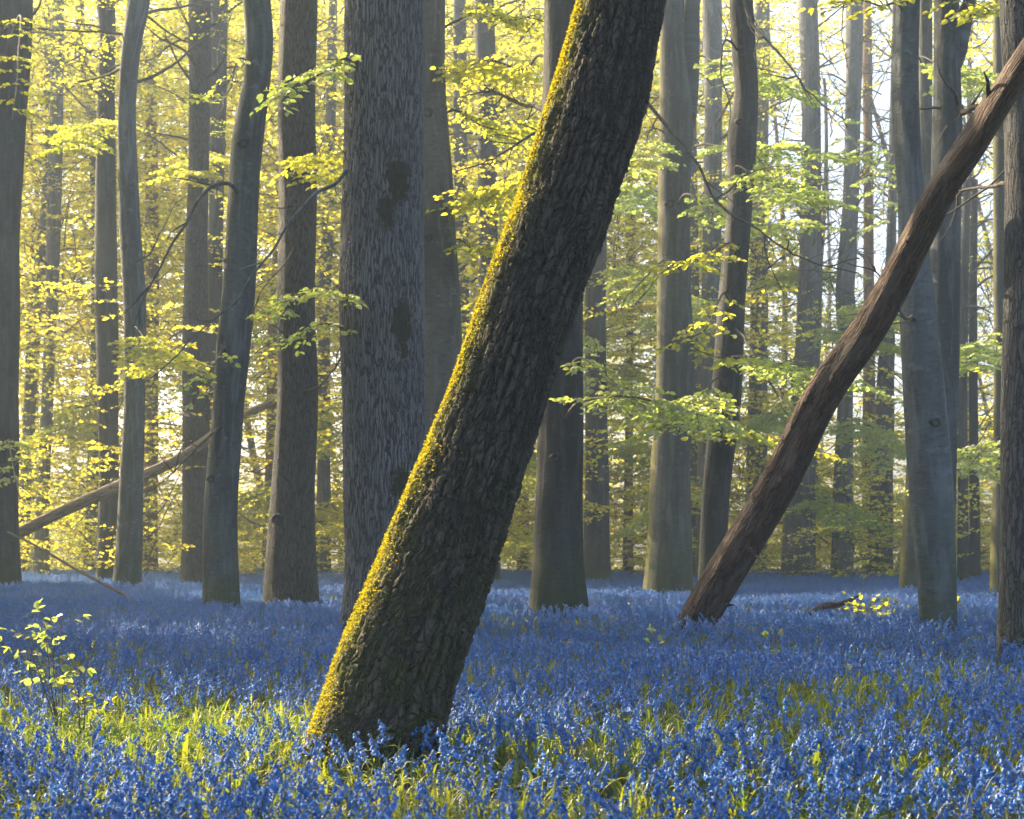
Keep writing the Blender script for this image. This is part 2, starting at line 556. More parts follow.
# ------------------------------------------------------------------ one object made of instanced prototypes kept inside its own mesh
def scatter(name, protos, pts, rot, scl, pid, mats):
    K = len(protos)
    mb = MB()
    keys = set()
    for k, p in enumerate(protos):
        v, q, t, qm, tm, at = p.data()
        n0 = mb.n
        for mi in np.unique(np.r_[qm, tm]):
            pass
        # keep material per face
        at = dict(at)
        at.pop('bark', None)
        keys |= set(at)
        mb.add(v, None, None, 0, pid=np.full(len(v), float(k)), **{kk: a.ravel() for kk, a in at.items()})
        if len(q):
            mb.q.append(q + n0); mb.qm.append(qm)
        if len(t):
            mb.t.append(t + n0); mb.tm.append(tm)
    n = len(pts)
    mb.add(pts, None, None, 0, pid=np.asarray(pid, float) + 100, rot=np.asarray(rot, float), scl=np.asarray(scl, float))
    me = mb.mesh(name, mats, smooth=True)
    o = link(name, me)
    ng = bpy.data.node_groups.new(name + '_scatter', 'GeometryNodeTree')
    ng.interface.new_socket('Geometry', in_out='INPUT', socket_type='NodeSocketGeometry')
    ng.interface.new_socket('Geometry', in_out='OUTPUT', socket_type='NodeSocketGeometry')
    gi = ng.nodes.new('NodeGroupInput'); go = ng.nodes.new('NodeGroupOutput')
    join = ng.nodes.new('GeometryNodeJoinGeometry')

    def named(nm, typ):
        a = ng.nodes.new('GeometryNodeInputNamedAttribute')
        a.data_type = typ
        a.inputs['Name'].default_value = nm
        return a.outputs['Attribute']
    idv = named('pid', 'FLOAT'); rv = named('rot', 'FLOAT_VECTOR'); sv = named('scl', 'FLOAT')

    def pick(val):
        c = ng.nodes.new('FunctionNodeCompare')
        c.data_type = 'FLOAT'; c.operation = 'EQUAL'
        ng.links.new(idv, c.inputs[0])
        c.inputs[1].default_value = val
        c.inputs['Epsilon'].default_value = 0.1
        s = ng.nodes.new('GeometryNodeSeparateGeometry')
        s.domain = 'POINT'
        ng.links.new(gi.outputs[0], s.inputs['Geometry'])
        ng.links.new(c.outputs[0], s.inputs['Selection'])
        return s.outputs[0]
    for k in range(K):
        ins = ng.nodes.new('GeometryNodeInstanceOnPoints')
        ng.links.new(pick(100.0 + k), ins.inputs['Points'])
        ng.links.new(pick(float(k)), ins.inputs['Instance'])
        ng.links.new(rv, ins.inputs['Rotation'])
        ng.links.new(sv, ins.inputs['Scale'])
        ng.links.new(ins.outputs[0], join.inputs[0])
    ng.links.new(join.outputs[0], go.inputs[0])
    md = o.modifiers.new('scatter', 'NODES')
    md.node_group = ng
    return o


# ------------------------------------------------------------------ trunks
def trunk_mesh(name, path, mat, sides=28, step=0.22, flare=0.35, lobes=5, seed=0, rough=0.03, spots=(), origin=(0, 0, 0), base_ring=True, mossdir=(-1, 0), low=1.0, cap=False):
    """path: rows x, y, z, radius, from the ground up."""
    r_ = np.random.default_rng(seed)
    p = np.asarray(path, float)
    Ltot = np.linalg.norm(np.diff(p[:, :3], axis=0), axis=1).sum()
    n = max(12, int(Ltot / step))
    s = spline(p, n)
    c, R = s[:, :3], np.maximum(s[:, 3], 0.004)
    t = np.gradient(c, axis=0)
    t /= np.linalg.norm(t, axis=1)[:, None]
    fwd = np.array([0, 1.0, 0])
    e2 = fwd - t * (t @ fwd)[:, None]
    e2 /= np.linalg.norm(e2, axis=1)[:, None]
    e1 = np.cross(e2, t)
    arc = np.r_[0, np.cumsum(np.linalg.norm(np.diff(c, axis=0), axis=1))]
    a = np.arange(sides) / sides * 2 * PI
    ph = r_.random(6) * 6.28
    zz = c[:, 2][:, None] if base_ring else np.full((n, 1), 9.0)
    rr = 1 + rough * (np.sin(2 * a[None] + ph[0] + arc[:, None] * 0.5) + 0.7 * np.sin(3 * a[None] + ph[1] - arc[:, None] * 0.8) + 0.5 * np.sin(5 * a[None] + ph[2] + arc[:, None] * 1.3))
    rr = rr + rough * 0.8 * np.sin(arc[:, None] * 1.9 + ph[3]) * np.cos(a[None] + ph[4])
    fl = flare * np.exp(-np.maximum(zz, 0) / (0.28 + 0.35 * R[0])) * (0.75 + 0.45 * np.sin(lobes * a[None] + ph[5]) + 0.2 * np.sin((lobes + 2) * a[None] + ph[2]))
    rr = rr + fl
    rad = R[:, None] * rr
    ring = np.cos(a)[None, :, None] * e1[:, None] + np.sin(a)[None, :, None] * e2[:, None]
    v = c[:, None] + ring * rad[..., None]
    Rm = float(np.median(R))
    off = r_.random(3) * 40
    bark = np.stack([np.broadcast_to(np.cos(a)[None] * Rm, (n, sides)), np.broadcast_to(np.sin(a)[None] * Rm, (n, sides)), np.broadcast_to(arc[:, None], (n, sides))], -1) + off
    md = unit((mossdir[0], mossdir[1]))
    side = np.cos(a)[None] * md[0] + np.sin(a)[None] * md[1]
    side = np.broadcast_to(side, (n, sides))
    lowa = np.clip(1.15 - v[..., 2] / (1.6 * low + 1e-6), 0, 1) if low > 0 else np.zeros((n, sides))
    sp = np.zeros((n, sides))
    for (q, rad_, st) in spots:
        dd = v - np.asarray(q)
        dd[..., 2] *= 0.55
        sp = np.maximum(sp, st * np.exp(-(np.linalg.norm(dd, axis=-1) / rad_)**2))
    mb = MB()
    v2 = v.reshape(-1, 3) - np.asarray(origin)
    mb.add(v2, grid_quads(n, sides), bark=bark.reshape(-1, 3), side=side.ravel(), low=lowa.ravel(), spot=sp.ravel())
    # closed ends
    for e, idx in ((c[0], 0), (c[-1], n - 1)):
        o_ = mb.n
        ringv = v[idx] - np.asarray(origin)
        vv = np.vstack([ringv, e + t[idx] * (0.04 if idx else -0.02) - np.asarray(origin)])
        i = np.arange(sides); j = (i + 1) % sides
        tri = np.c_[i, j, np.full(sides, sides)] if idx else np.c_[j, i, np.full(sides, sides)]
        mb.add(vv, None, tri, bark=np.tile(bark[idx, 0], (sides + 1, 1)), side=np.zeros(sides + 1), low=np.zeros(sides + 1))
    return mb.mesh(name, [mat]), (c, R, e1, e2, t)


def px_path(D, prof, ztop, taper=0.45, lean_keep=0.5):
    """prof rows: y, xcentre, width in pixels, from top of frame to visible base. D one depth or (at top, at base)."""
    prof = sorted(prof, key=lambda r: -r[0])
    ys = [r[0] for r in prof]
    rows = []
    for (y, x, w) in prof:
        d = D if not isinstance(D, tuple) else D[1] + (D[0] - D[1]) * (ys[0] - y) / (ys[0] - ys[-1])
        P_ = W(x, y, d)
        rows.append([*P_, w / 2 / F * d])
    rows = np.array(rows)
    # shrink horizontal widths to widths across the stem where it leans
    g = np.gradient(rows[:, :3], axis=0)
    g /= np.linalg.norm(g, axis=1)[:, None]
    rows[:, 3] *= np.abs(g[:, 2]) / np.sqrt(g[:, 2]**2 + g[:, 0]**2)
    # down to the ground
    b, b1 = rows[0], rows[1]
    sl = (b1[:3] - b[:3]) / (b1[2] - b[2])
    foot = b.copy()
    foot[:3] = b[:3] + sl * (-0.15 - b[2])
    foot[3] = b[3] * 1.03
    # up beyond the frame
    top, t1 = rows[-1], rows[-2]
    sl = (top[:3] - t1[:3]) / (top[2] - t1[2]) * lean_keep
    ext = []
    hh = ztop - top[2]
    if hh > 0.5:
        for k in (0.33, 0.66, 1.0):
            e = top.copy()
            e[:3] = top[:3] + sl * hh * k
            e[2] = top[2] + hh * k
            e[3] = top[3] * (1 - (1 - taper) * k)
            ext.append(e)
    return np.vstack([foot, rows] + ext)


# shared crowns
HEX = False
LF, LS_, LR = M['leaf'], M['leaf_soft'], M['leaf_far']
CROWN = {
    'high': [crown_mesh('crown_high', 0, 8, 3.4, 26, 0.085, LF, 0.15) for _ in range(3)],
    'mid': [crown_mesh('crown_mid', 0, 12, 3.0, 30, 0.095, LF, 0.3) for _ in range(3)],
    'far': [crown_mesh('crown_far', 0, 17, 2.8, 34, 0.125, LR, 0.25, dens=0.9) for _ in range(4)],
    'thin': [crown_mesh('crown_thin', 0, 14, 2.6, 30, 0.12, LR, 0.75, dens=0.8, sprays=2) for _ in range(2)],
}
HEX = True
GROUP = 'trees of the wood'
TREES = {}


def tree(key, name, D, prof, mat, label, ztop=20, crown=None, cz=9.0, sides=None, spots=(), flare=0.10, lean_keep=0.5, mossdir=(-1, 0.2), rough=0.03, step=None, low=1.0, taper=0.45, cscale=1.0):
    path = px_path(D, prof, ztop, taper, lean_keep)
    base = np.array([path[0][0], path[0][1], 0.0])
    e = thing(name, base, label, 'tree', GROUP)
    d0 = D if not isinstance(D, tuple) else D[1]
    sd = sides or (40 if d0 < 30 else 24)
    st = step or (0.12 if d0 < 30 else 0.25)
    me, fr = trunk_mesh('trunk', path, M[mat], sides=sd, step=st, seed=abs(hash(key)) % 1000 if False else sum(map(ord, key)) * 7, flare=flare, spots=spots, origin=base, mossdir=mossdir, rough=rough, low=low)
    link('trunk', me, e)
    if crown:
        c = fr[0]
        i = int(np.argmin(np.abs(c[:, 2] - cz)))
        v = random.choice(CROWN[crown])
        o = link('crown', v, e, Vector(c[i] - base))
        o.rotation_euler = (0, 0, random.uniform(0, 6.28))
        o.scale = (cscale,) * 3
    TREES[key] = (e, base, fr)
    return e


def limb(key, name, pts, r0, r1, mat='twig', sides=7, n=24, twigs=0, wob=0.0):
    """pts rows (x, y, D) in pixels: a branch of tree key. Returns object and world path."""
    e, base, fr = TREES[key]
    ctrl = np.array([W(*p) for p in pts])
    ax = fr[0]
    i0 = int(np.argmin(np.linalg.norm(ax - (ctrl[0] - (0, 0, 0.25)), axis=1)))
    if np.linalg.norm(ax[i0] - ctrl[0]) > 0.08:
        ctrl = np.vstack([ax[i0], ctrl])
    w = spline(ctrl, n)
    if wob:
        w[1:] += RNG.normal(0, wob, (n - 1, 3))
    mb = MB()
    k = sides
    mb.tube(w - base, np.linspace(r0, r1, n), k, bark=w.repeat(k, 0), rnd=0.5, cap=False)
    for _ in range(twigs):
        i = random.randint(3, n - 2)
        d = unit(w[i] - w[i - 1])
        tp, _d = crooked(w[i] - base, d + RNG.normal(0, 0.6, 3) * np.array([1, 0.5, 1]), random.uniform(0.4, 1.3), 5, 0.2)
        mb.tube(tp, np.linspace(max(r1 * 1.1, r0 * 0.4), 0.002, len(tp)), 4, bark=tp.repeat(4, 0), rnd=0.5)
    return link(name, mb.mesh(name, [M[mat]]), e), w


def leafy(key, pts, r0, leaf=0.08, n_spray=10, L=(0.5, 1.1), mat='leaf_soft', dens=1.0, start=0.3, tilt=0.45):
    """A leafy branch of a tree: branch > leaves."""
    o, w = limb(key, 'branch', pts, r0, r0 * 0.25, twigs=3)
    base = TREES[key][1]
    mb = MB()
    n = len(w)
    n_spray = int(n_spray * 1.5)
    for k in range(n_spray):
        t = start + (1 - start) * (k + random.random()) / n_spray
        i = min(n - 2, int(t * (n - 1)))
        d = unit(w[i + 1] - w[i])
        sg = 1 if k % 2 else -1
        sd = unit(np.array([d[0], d[1], d[2] * 0.4]) + np.cross(d, (0, 0, 1)) * sg * random.uniform(0.3, 1.4) + np.array([0, 0, random.uniform(-0.3, 0.15)]))
        spray(mb, w[i] - base, sd, random.uniform(*L), leaf=leaf, dens=dens * 1.5, step=0.085, r0=0.005, tilt=0.85, droop=0.2)
    lo = link('leaves', mb.mesh('leaves', [M[mat], M['twig']]), o)
    return o


# ---- the leaning tree and the large trunk behind it
R_ = lambda rows: [(y, (a + b) / 2, b - a) for (y, a, b) in rows]
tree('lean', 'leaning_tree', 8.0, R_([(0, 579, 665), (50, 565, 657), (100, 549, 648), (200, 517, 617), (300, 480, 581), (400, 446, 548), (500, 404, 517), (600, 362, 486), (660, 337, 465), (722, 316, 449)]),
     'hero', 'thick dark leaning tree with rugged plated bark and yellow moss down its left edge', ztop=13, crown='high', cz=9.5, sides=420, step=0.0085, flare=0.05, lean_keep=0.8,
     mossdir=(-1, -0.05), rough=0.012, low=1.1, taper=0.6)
D = 18.6
big_spots = [(W(398, 175, D - .5), .24, .95), (W(386, 213, D - .5), .17, .9), (W(404, 325, D - .5), .22, 1.0), (W(404, 350, D - .5), .14, .8), (W(402, 482, D - .5), .2, .9), (W(358, 130, D - .5), .16, .6)]
tree('big', 'tree', D, R_([(0, 346, 426), (100, 345, 424), (200, 342, 423), (300, 340, 424), (400, 343, 425), (500, 345, 426), (560, 347, 428), (618, 345, 432)]),
     'big', 'broad upright trunk with finely rippled grey bark and dark moss patches behind the leaning tree', ztop=19, crown='high', cz=12, sides=440, step=0.013, flare=0.22, spots=big_spots, rough=0.012, low=0.5)

T = tree
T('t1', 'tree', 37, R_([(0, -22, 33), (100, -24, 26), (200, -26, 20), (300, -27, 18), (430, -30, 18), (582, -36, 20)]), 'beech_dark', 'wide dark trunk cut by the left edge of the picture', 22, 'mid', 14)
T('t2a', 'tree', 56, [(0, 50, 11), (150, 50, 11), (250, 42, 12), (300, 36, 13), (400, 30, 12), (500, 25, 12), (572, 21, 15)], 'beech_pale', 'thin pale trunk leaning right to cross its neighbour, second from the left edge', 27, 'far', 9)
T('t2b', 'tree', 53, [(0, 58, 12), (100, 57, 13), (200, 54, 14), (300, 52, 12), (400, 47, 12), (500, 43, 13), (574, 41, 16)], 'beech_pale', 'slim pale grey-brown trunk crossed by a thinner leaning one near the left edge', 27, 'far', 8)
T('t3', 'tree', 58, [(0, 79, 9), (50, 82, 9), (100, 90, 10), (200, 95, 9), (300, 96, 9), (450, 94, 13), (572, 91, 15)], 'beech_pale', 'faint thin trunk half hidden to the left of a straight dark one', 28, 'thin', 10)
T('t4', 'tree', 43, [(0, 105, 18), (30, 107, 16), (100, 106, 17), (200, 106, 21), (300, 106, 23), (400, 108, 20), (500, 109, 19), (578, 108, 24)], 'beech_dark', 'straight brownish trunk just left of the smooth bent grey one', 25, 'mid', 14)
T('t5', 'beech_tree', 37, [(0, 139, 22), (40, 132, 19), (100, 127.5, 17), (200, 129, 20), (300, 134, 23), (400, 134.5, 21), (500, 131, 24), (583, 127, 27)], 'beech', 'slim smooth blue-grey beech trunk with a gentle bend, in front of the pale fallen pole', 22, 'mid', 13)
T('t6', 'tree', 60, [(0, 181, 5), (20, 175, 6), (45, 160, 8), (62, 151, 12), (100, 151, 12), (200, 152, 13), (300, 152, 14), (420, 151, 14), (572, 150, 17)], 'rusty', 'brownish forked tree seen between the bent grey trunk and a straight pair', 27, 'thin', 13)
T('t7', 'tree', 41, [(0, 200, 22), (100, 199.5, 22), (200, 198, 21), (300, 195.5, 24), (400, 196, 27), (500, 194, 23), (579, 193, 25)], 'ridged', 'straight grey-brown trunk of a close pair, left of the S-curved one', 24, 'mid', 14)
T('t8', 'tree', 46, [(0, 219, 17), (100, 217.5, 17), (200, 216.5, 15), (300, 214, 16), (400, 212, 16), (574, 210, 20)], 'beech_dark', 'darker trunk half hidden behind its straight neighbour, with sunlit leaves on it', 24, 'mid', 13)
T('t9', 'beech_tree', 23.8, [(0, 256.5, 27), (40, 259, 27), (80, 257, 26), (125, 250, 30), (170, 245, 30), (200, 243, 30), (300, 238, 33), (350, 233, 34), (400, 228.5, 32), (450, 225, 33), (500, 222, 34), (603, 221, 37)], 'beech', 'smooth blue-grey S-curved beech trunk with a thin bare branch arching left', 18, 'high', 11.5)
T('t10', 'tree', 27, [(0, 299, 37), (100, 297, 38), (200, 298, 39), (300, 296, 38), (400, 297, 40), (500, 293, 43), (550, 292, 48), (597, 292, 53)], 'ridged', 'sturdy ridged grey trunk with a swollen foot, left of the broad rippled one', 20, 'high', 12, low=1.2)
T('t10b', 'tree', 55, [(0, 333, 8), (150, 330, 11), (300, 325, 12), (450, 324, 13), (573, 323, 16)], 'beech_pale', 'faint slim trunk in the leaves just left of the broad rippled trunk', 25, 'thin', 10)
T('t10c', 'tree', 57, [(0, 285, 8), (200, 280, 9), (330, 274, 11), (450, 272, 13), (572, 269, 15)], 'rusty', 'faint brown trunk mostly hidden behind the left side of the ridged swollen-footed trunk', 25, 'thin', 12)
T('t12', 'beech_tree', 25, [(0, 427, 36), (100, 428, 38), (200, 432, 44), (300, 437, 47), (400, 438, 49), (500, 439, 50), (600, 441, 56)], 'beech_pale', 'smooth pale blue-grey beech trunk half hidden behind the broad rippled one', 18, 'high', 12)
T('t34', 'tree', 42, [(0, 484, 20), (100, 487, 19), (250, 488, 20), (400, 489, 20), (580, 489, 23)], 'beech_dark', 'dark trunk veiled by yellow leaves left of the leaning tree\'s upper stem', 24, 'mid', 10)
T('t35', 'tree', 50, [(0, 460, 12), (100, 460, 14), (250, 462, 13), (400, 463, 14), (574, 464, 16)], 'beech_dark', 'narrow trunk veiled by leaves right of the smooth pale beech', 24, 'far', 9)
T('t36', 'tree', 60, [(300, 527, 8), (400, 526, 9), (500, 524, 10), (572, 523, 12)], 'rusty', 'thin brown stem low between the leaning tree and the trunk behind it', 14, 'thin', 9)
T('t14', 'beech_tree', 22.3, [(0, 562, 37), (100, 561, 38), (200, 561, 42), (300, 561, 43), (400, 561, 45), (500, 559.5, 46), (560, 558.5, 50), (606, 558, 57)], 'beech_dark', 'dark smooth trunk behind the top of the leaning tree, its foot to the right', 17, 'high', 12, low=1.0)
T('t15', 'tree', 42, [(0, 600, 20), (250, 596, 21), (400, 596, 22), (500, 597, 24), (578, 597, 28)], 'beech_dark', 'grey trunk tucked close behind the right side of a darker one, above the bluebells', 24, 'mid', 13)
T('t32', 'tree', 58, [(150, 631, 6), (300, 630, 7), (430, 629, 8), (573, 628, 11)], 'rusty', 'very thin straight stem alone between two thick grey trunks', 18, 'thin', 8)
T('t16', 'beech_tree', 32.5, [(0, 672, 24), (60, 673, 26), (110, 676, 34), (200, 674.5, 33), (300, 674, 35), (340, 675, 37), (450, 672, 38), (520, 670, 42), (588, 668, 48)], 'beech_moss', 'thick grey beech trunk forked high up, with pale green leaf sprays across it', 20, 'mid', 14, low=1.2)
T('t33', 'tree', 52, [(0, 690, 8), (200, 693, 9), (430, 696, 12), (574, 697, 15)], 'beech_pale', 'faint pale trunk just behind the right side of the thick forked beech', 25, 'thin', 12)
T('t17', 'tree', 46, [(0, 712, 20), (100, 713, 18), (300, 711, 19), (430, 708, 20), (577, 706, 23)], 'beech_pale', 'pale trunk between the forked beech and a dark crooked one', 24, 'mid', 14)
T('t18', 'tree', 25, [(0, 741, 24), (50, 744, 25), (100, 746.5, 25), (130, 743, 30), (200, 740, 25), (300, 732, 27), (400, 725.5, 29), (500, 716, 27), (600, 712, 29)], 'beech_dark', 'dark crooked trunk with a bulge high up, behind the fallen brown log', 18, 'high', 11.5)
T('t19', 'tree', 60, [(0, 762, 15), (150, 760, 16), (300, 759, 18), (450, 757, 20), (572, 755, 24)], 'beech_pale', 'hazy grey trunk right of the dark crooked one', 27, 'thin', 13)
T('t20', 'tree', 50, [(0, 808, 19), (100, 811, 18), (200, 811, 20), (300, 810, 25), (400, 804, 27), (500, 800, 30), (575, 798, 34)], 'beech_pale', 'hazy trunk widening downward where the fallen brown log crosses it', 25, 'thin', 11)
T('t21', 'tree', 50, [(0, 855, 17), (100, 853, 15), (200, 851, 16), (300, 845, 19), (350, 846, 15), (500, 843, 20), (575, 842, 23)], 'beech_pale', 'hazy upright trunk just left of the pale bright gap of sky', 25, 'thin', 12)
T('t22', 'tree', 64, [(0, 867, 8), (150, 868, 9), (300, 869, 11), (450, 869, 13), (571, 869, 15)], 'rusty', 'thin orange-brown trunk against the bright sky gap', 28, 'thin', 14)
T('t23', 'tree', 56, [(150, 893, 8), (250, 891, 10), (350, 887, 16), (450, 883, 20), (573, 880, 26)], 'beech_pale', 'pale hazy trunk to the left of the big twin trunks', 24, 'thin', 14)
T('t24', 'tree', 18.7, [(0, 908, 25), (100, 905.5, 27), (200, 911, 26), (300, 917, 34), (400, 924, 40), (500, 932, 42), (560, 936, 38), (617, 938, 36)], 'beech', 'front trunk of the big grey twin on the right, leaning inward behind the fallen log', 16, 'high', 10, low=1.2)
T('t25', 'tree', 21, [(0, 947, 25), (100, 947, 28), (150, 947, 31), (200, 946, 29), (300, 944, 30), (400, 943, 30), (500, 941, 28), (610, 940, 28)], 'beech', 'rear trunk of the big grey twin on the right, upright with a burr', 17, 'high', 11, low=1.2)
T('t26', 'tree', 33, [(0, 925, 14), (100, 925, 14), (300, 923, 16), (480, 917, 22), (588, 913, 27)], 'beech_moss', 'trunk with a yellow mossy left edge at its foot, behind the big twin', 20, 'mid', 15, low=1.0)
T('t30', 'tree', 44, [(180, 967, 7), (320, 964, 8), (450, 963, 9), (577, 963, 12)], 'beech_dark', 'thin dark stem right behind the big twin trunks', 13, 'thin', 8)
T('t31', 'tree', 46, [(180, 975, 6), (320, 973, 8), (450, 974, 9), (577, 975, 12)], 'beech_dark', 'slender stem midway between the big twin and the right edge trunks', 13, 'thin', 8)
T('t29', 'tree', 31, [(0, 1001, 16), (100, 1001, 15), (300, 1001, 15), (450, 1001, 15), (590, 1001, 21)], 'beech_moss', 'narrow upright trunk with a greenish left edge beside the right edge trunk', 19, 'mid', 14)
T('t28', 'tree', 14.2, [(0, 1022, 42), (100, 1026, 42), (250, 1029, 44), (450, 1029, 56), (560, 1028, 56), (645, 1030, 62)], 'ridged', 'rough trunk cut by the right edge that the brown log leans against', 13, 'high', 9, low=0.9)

# fork of t16, and a bare fork of t6
limb('t16', 'branch', [(682, 130, 32.5), (688, 90, 32.6), (690, 40, 32.7), (692, -30, 32.8)], 0.26, 0.19, mat='beech', sides=14, n=14)
limb('t6', 'branch', [(150, 64, 60), (140, 45, 60), (136, 20, 60), (134, -30, 60)], 0.16, 0.1, mat='rusty', sides=8, n=10)
limb('t25', 'branch', [(956, 60, 21), (963, 30, 21), (970, 0, 21), (978, -40, 21)], 0.13, 0.08, mat='beech', sides=10, n=10)

def knot(key, x, y, r):
    e, base, fr = TREES[key]
    z = H + (YH - y) / F * base[1]
    i = int(np.argmin(np.abs(fr[0][:, 2] - z)))
    c, R = fr[0][i], fr[1][i]
    xx = (x - CX) / F * c[1] - c[0]
    xx = np.clip(xx, -0.85 * R, 0.85 * R)
    nrm = np.array([xx / R, -math.sqrt(1 - (xx / R)**2), 0])
    t_ = np.array([-nrm[1], nrm[0], 0]); up = np.array([0, 0, 1.0])
    ce = c + nrm * R * 0.97
    ns = 18
    a = np.arange(ns) / ns * 2 * PI
    rings = []
    for (q, h) in ((1.5, -0.3), (1.25, 0.12), (1.0, 0.38), (0.7, 0.30), (0.45, -0.05), (0.05, -0.25)):
        jit = 1 + 0.12 * np.sin(3 * a + q * 4)
        rings.append(ce + (np.cos(a) * jit)[:, None] * t_ * r * q + (np.sin(a) * jit)[:, None] * up * r * q * 0.8 + nrm * r * h)
    v = np.vstack(rings) - base
    mb = MB()
    mb.add(v, grid_quads(len(rings), ns), bark=v * 3)
    link('knot', mb.mesh('knot', [M['beech_dark']]), e)


for kk in (('t12', 428, 118, .085), ('t12', 430, 245, .06), ('t9', 246, 147, .08), ('t9', 213, 478, .07), ('t9', 222, 262, .05), ('t10', 280, 522, .11), ('t14', 555, 460, .07), ('t16', 668, 210, .10), ('t5', 127, 250, .08), ('t7', 196, 240, .09), ('t24', 930, 420, .06), ('t18', 738, 128, .07)):
    knot(*kk)

# ---- notable bare branches
limb('t9', 'branch', [(238, 194, 23.6), (229, 184, 23.2), (219, 184, 22.9), (206, 191, 22.5), (196, 203, 22.2), (187, 222, 22), (172, 244, 21.8), (160, 268, 21.6), (145, 296, 21.5), (133, 328, 21.5)], 0.040, 0.008, mat='beech', sides=8, n=50, twigs=5)
limb('big', 'branch', [(350, 170, 18.3), (335, 184, 18), (318, 192, 17.8), (302, 208, 17.6), (289, 223, 17.5), (273, 250, 17.3), (250, 278, 17.1), (238, 300, 17), (219, 315, 17), (195, 335, 16.8), (170, 352, 16.7)], 0.028, 0.005, mat='beech', sides=8, n=60, twigs=8)
limb('t14', 'branch', [(566, 62, 22), (600, 80, 21.8), (640, 97, 21.6), (668, 128, 21.4), (695, 160, 21), (718, 203, 20.8), (753, 227, 20.5), (812, 262, 20), (859, 273, 20)], 0.035, 0.008, sides=8, n=60, twigs=10, wob=0.006)
limb('t18', 'branch', [(738, -12, 25), (750, 20, 24.6), (769, 43, 24), (796, 74, 23.5), (812, 100, 23.2)], 0.04, 0.01, sides=7, n=30, twigs=6, wob=0.006)
limb('t18', 'branch', [(742, 60, 25), (727, 40, 24.4), (722, 80, 24), (730, 105, 24), (727, 140, 23.8)], 0.025, 0.006, sides=6, n=24, twigs=4, wob=0.006)
limb('t14', 'branch', [(550, 118, 22.3), (520, 104, 23.5), (495, 92, 24), (465, 96, 25)], 0.045, 0.012, sides=7, n=24, twigs=6, wob=0.006)
limb('t14', 'branch', [(548, 132, 22.3), (520, 142, 22), (490, 160, 22), (455, 172, 22)], 0.032, 0.008, sides=7, n=24, twigs=6, wob=0.006)
limb('t28', 'branch', [(1012, 186, 14.2), (990, 187, 14.6), (965, 190, 15), (948, 204, 15.4)], 0.03, 0.008, sides=7, n=20, twigs=4, wob=0.004)
limb('t25', 'branch', [(955, 108, 21), (966, 112, 20.6), (976, 106, 20.4), (984, 112, 20.2)], 0.09, 0.025, sides=8, n=12, twigs=8)
limb('t10', 'branch', [(303, 230, 26.8), (286, 262, 26.5), (262, 290, 26), (246, 330, 26)], 0.022, 0.006, sides=6, n=20, twigs=5, wob=0.006)
for key, y0, dx, dy in (('t4', 150, -60, 40), ('t2b', 60, -50, -40), ('t5', 270, 45, -70), ('t7', 330, -70, 40), ('t10', 400, 60, -60), ('t20', 180, 70, -50), ('t21', 250, -50, 40), ('t24', 330, -50, -70), ('t16', 260, -60, 50), ('t9', 430, -60, 50), ('t18', 330, 60, 90)):
    e, base, fr = TREES[key]
    z = H + (YH - y0) / F * base[1]
    i = int(np.argmin(np.abs(fr[0][:, 2] - z)))
    c = fr[0][i]
    xp, yp, dd = CX + c[0] / c[1] * F, y0, c[1]
    limb(key, 'branch', [(xp, yp, dd), (xp + dx * .4, yp + dy * .25, dd - .8), (xp + dx * .75, yp + dy * .7, dd - 1.2), (xp + dx, yp + dy, dd - 1.5)], 0.03, 0.006, sides=6, n=20, twigs=7, wob=0.01)

# ---- leafy branches
leafy('t14', [(575, 405, 21.5), (600, 398, 20.5), (640, 398, 19.5), (690, 412, 19), (735, 424, 18.5)], 0.03, leaf=0.105, n_spray=16, L=(0.5, 0.95))
leafy('t14', [(575, 360, 21.5), (600, 372, 20), (625, 388, 19), (640, 392, 18.6)], 0.02, leaf=0.10, n_spray=7, L=(0.4, 0.7))
leafy('t18', [(728, 300, 24.6), (705, 330, 22.5), (690, 345, 21.5), (720, 358, 21), (745, 352, 20.5)], 0.022, leaf=0.115, n_spray=9, L=(0.4, 0.75), mat='leaf')
leafy('t18', [(735, 250, 24.6), (700, 262, 23), (665, 270, 22), (640, 300, 22)], 0.024, leaf=0.11, n_spray=9, L=(0.4, 0.9), mat='leaf')
leafy('t18', [(722, 440, 24.6), (745, 432, 23), (770, 436, 22), (800, 450, 21.5)], 0.022, leaf=0.10, n_spray=9, L=(0.4, 0.9), mat='leaf')
leafy('t16', [(680, 200, 32), (720, 215, 30), (760, 225, 29), (800, 220, 28)], 0.03, leaf=0.125, n_spray=12, L=(0.6, 1.3))
leafy('t16', [(690, 150, 32), (740, 150, 30), (800, 150, 29), (850, 160, 28)], 0.03, leaf=0.125, n_spray=13, L=(0.6, 1.3))
leafy('big', [(350, 60, 18.2), (325, 72, 17.6), (300, 85, 17.2), (282, 98, 17)], 0.02, leaf=0.10, n_spray=9, L=(0.35, 0.7))
leafy('big', [(347, 300, 18.3), (325, 290, 17.6), (300, 296, 17.2), (280, 312, 17)], 0.02, leaf=0.10, n_spray=9, L=(0.35, 0.65))
leafy('big', [(347, 330, 18.3), (318, 325, 18), (300, 340, 18), (278, 330, 18)], 0.015, leaf=0.09, n_spray=6, L=(0.3, 0.5))
leafy('t9', [(245, 60, 23.5), (225, 85, 22.8), (205, 100, 22.4), (192, 97, 22)], 0.018, leaf=0.10, n_spray=5, L=(0.3, 0.6))
leafy('t9', [(225, 350, 23.5), (212, 370, 22.8), (200, 385, 22.4), (192, 405, 22)], 0.018, leaf=0.11, n_spray=4, L=(0.3, 0.6))
leafy('t14', [(548, 60, 22.3), (520, 70, 23.5), (490, 60, 24), (455, 75, 25)], 0.03, leaf=0.115, n_spray=14, L=(0.5, 1.0), mat='leaf')
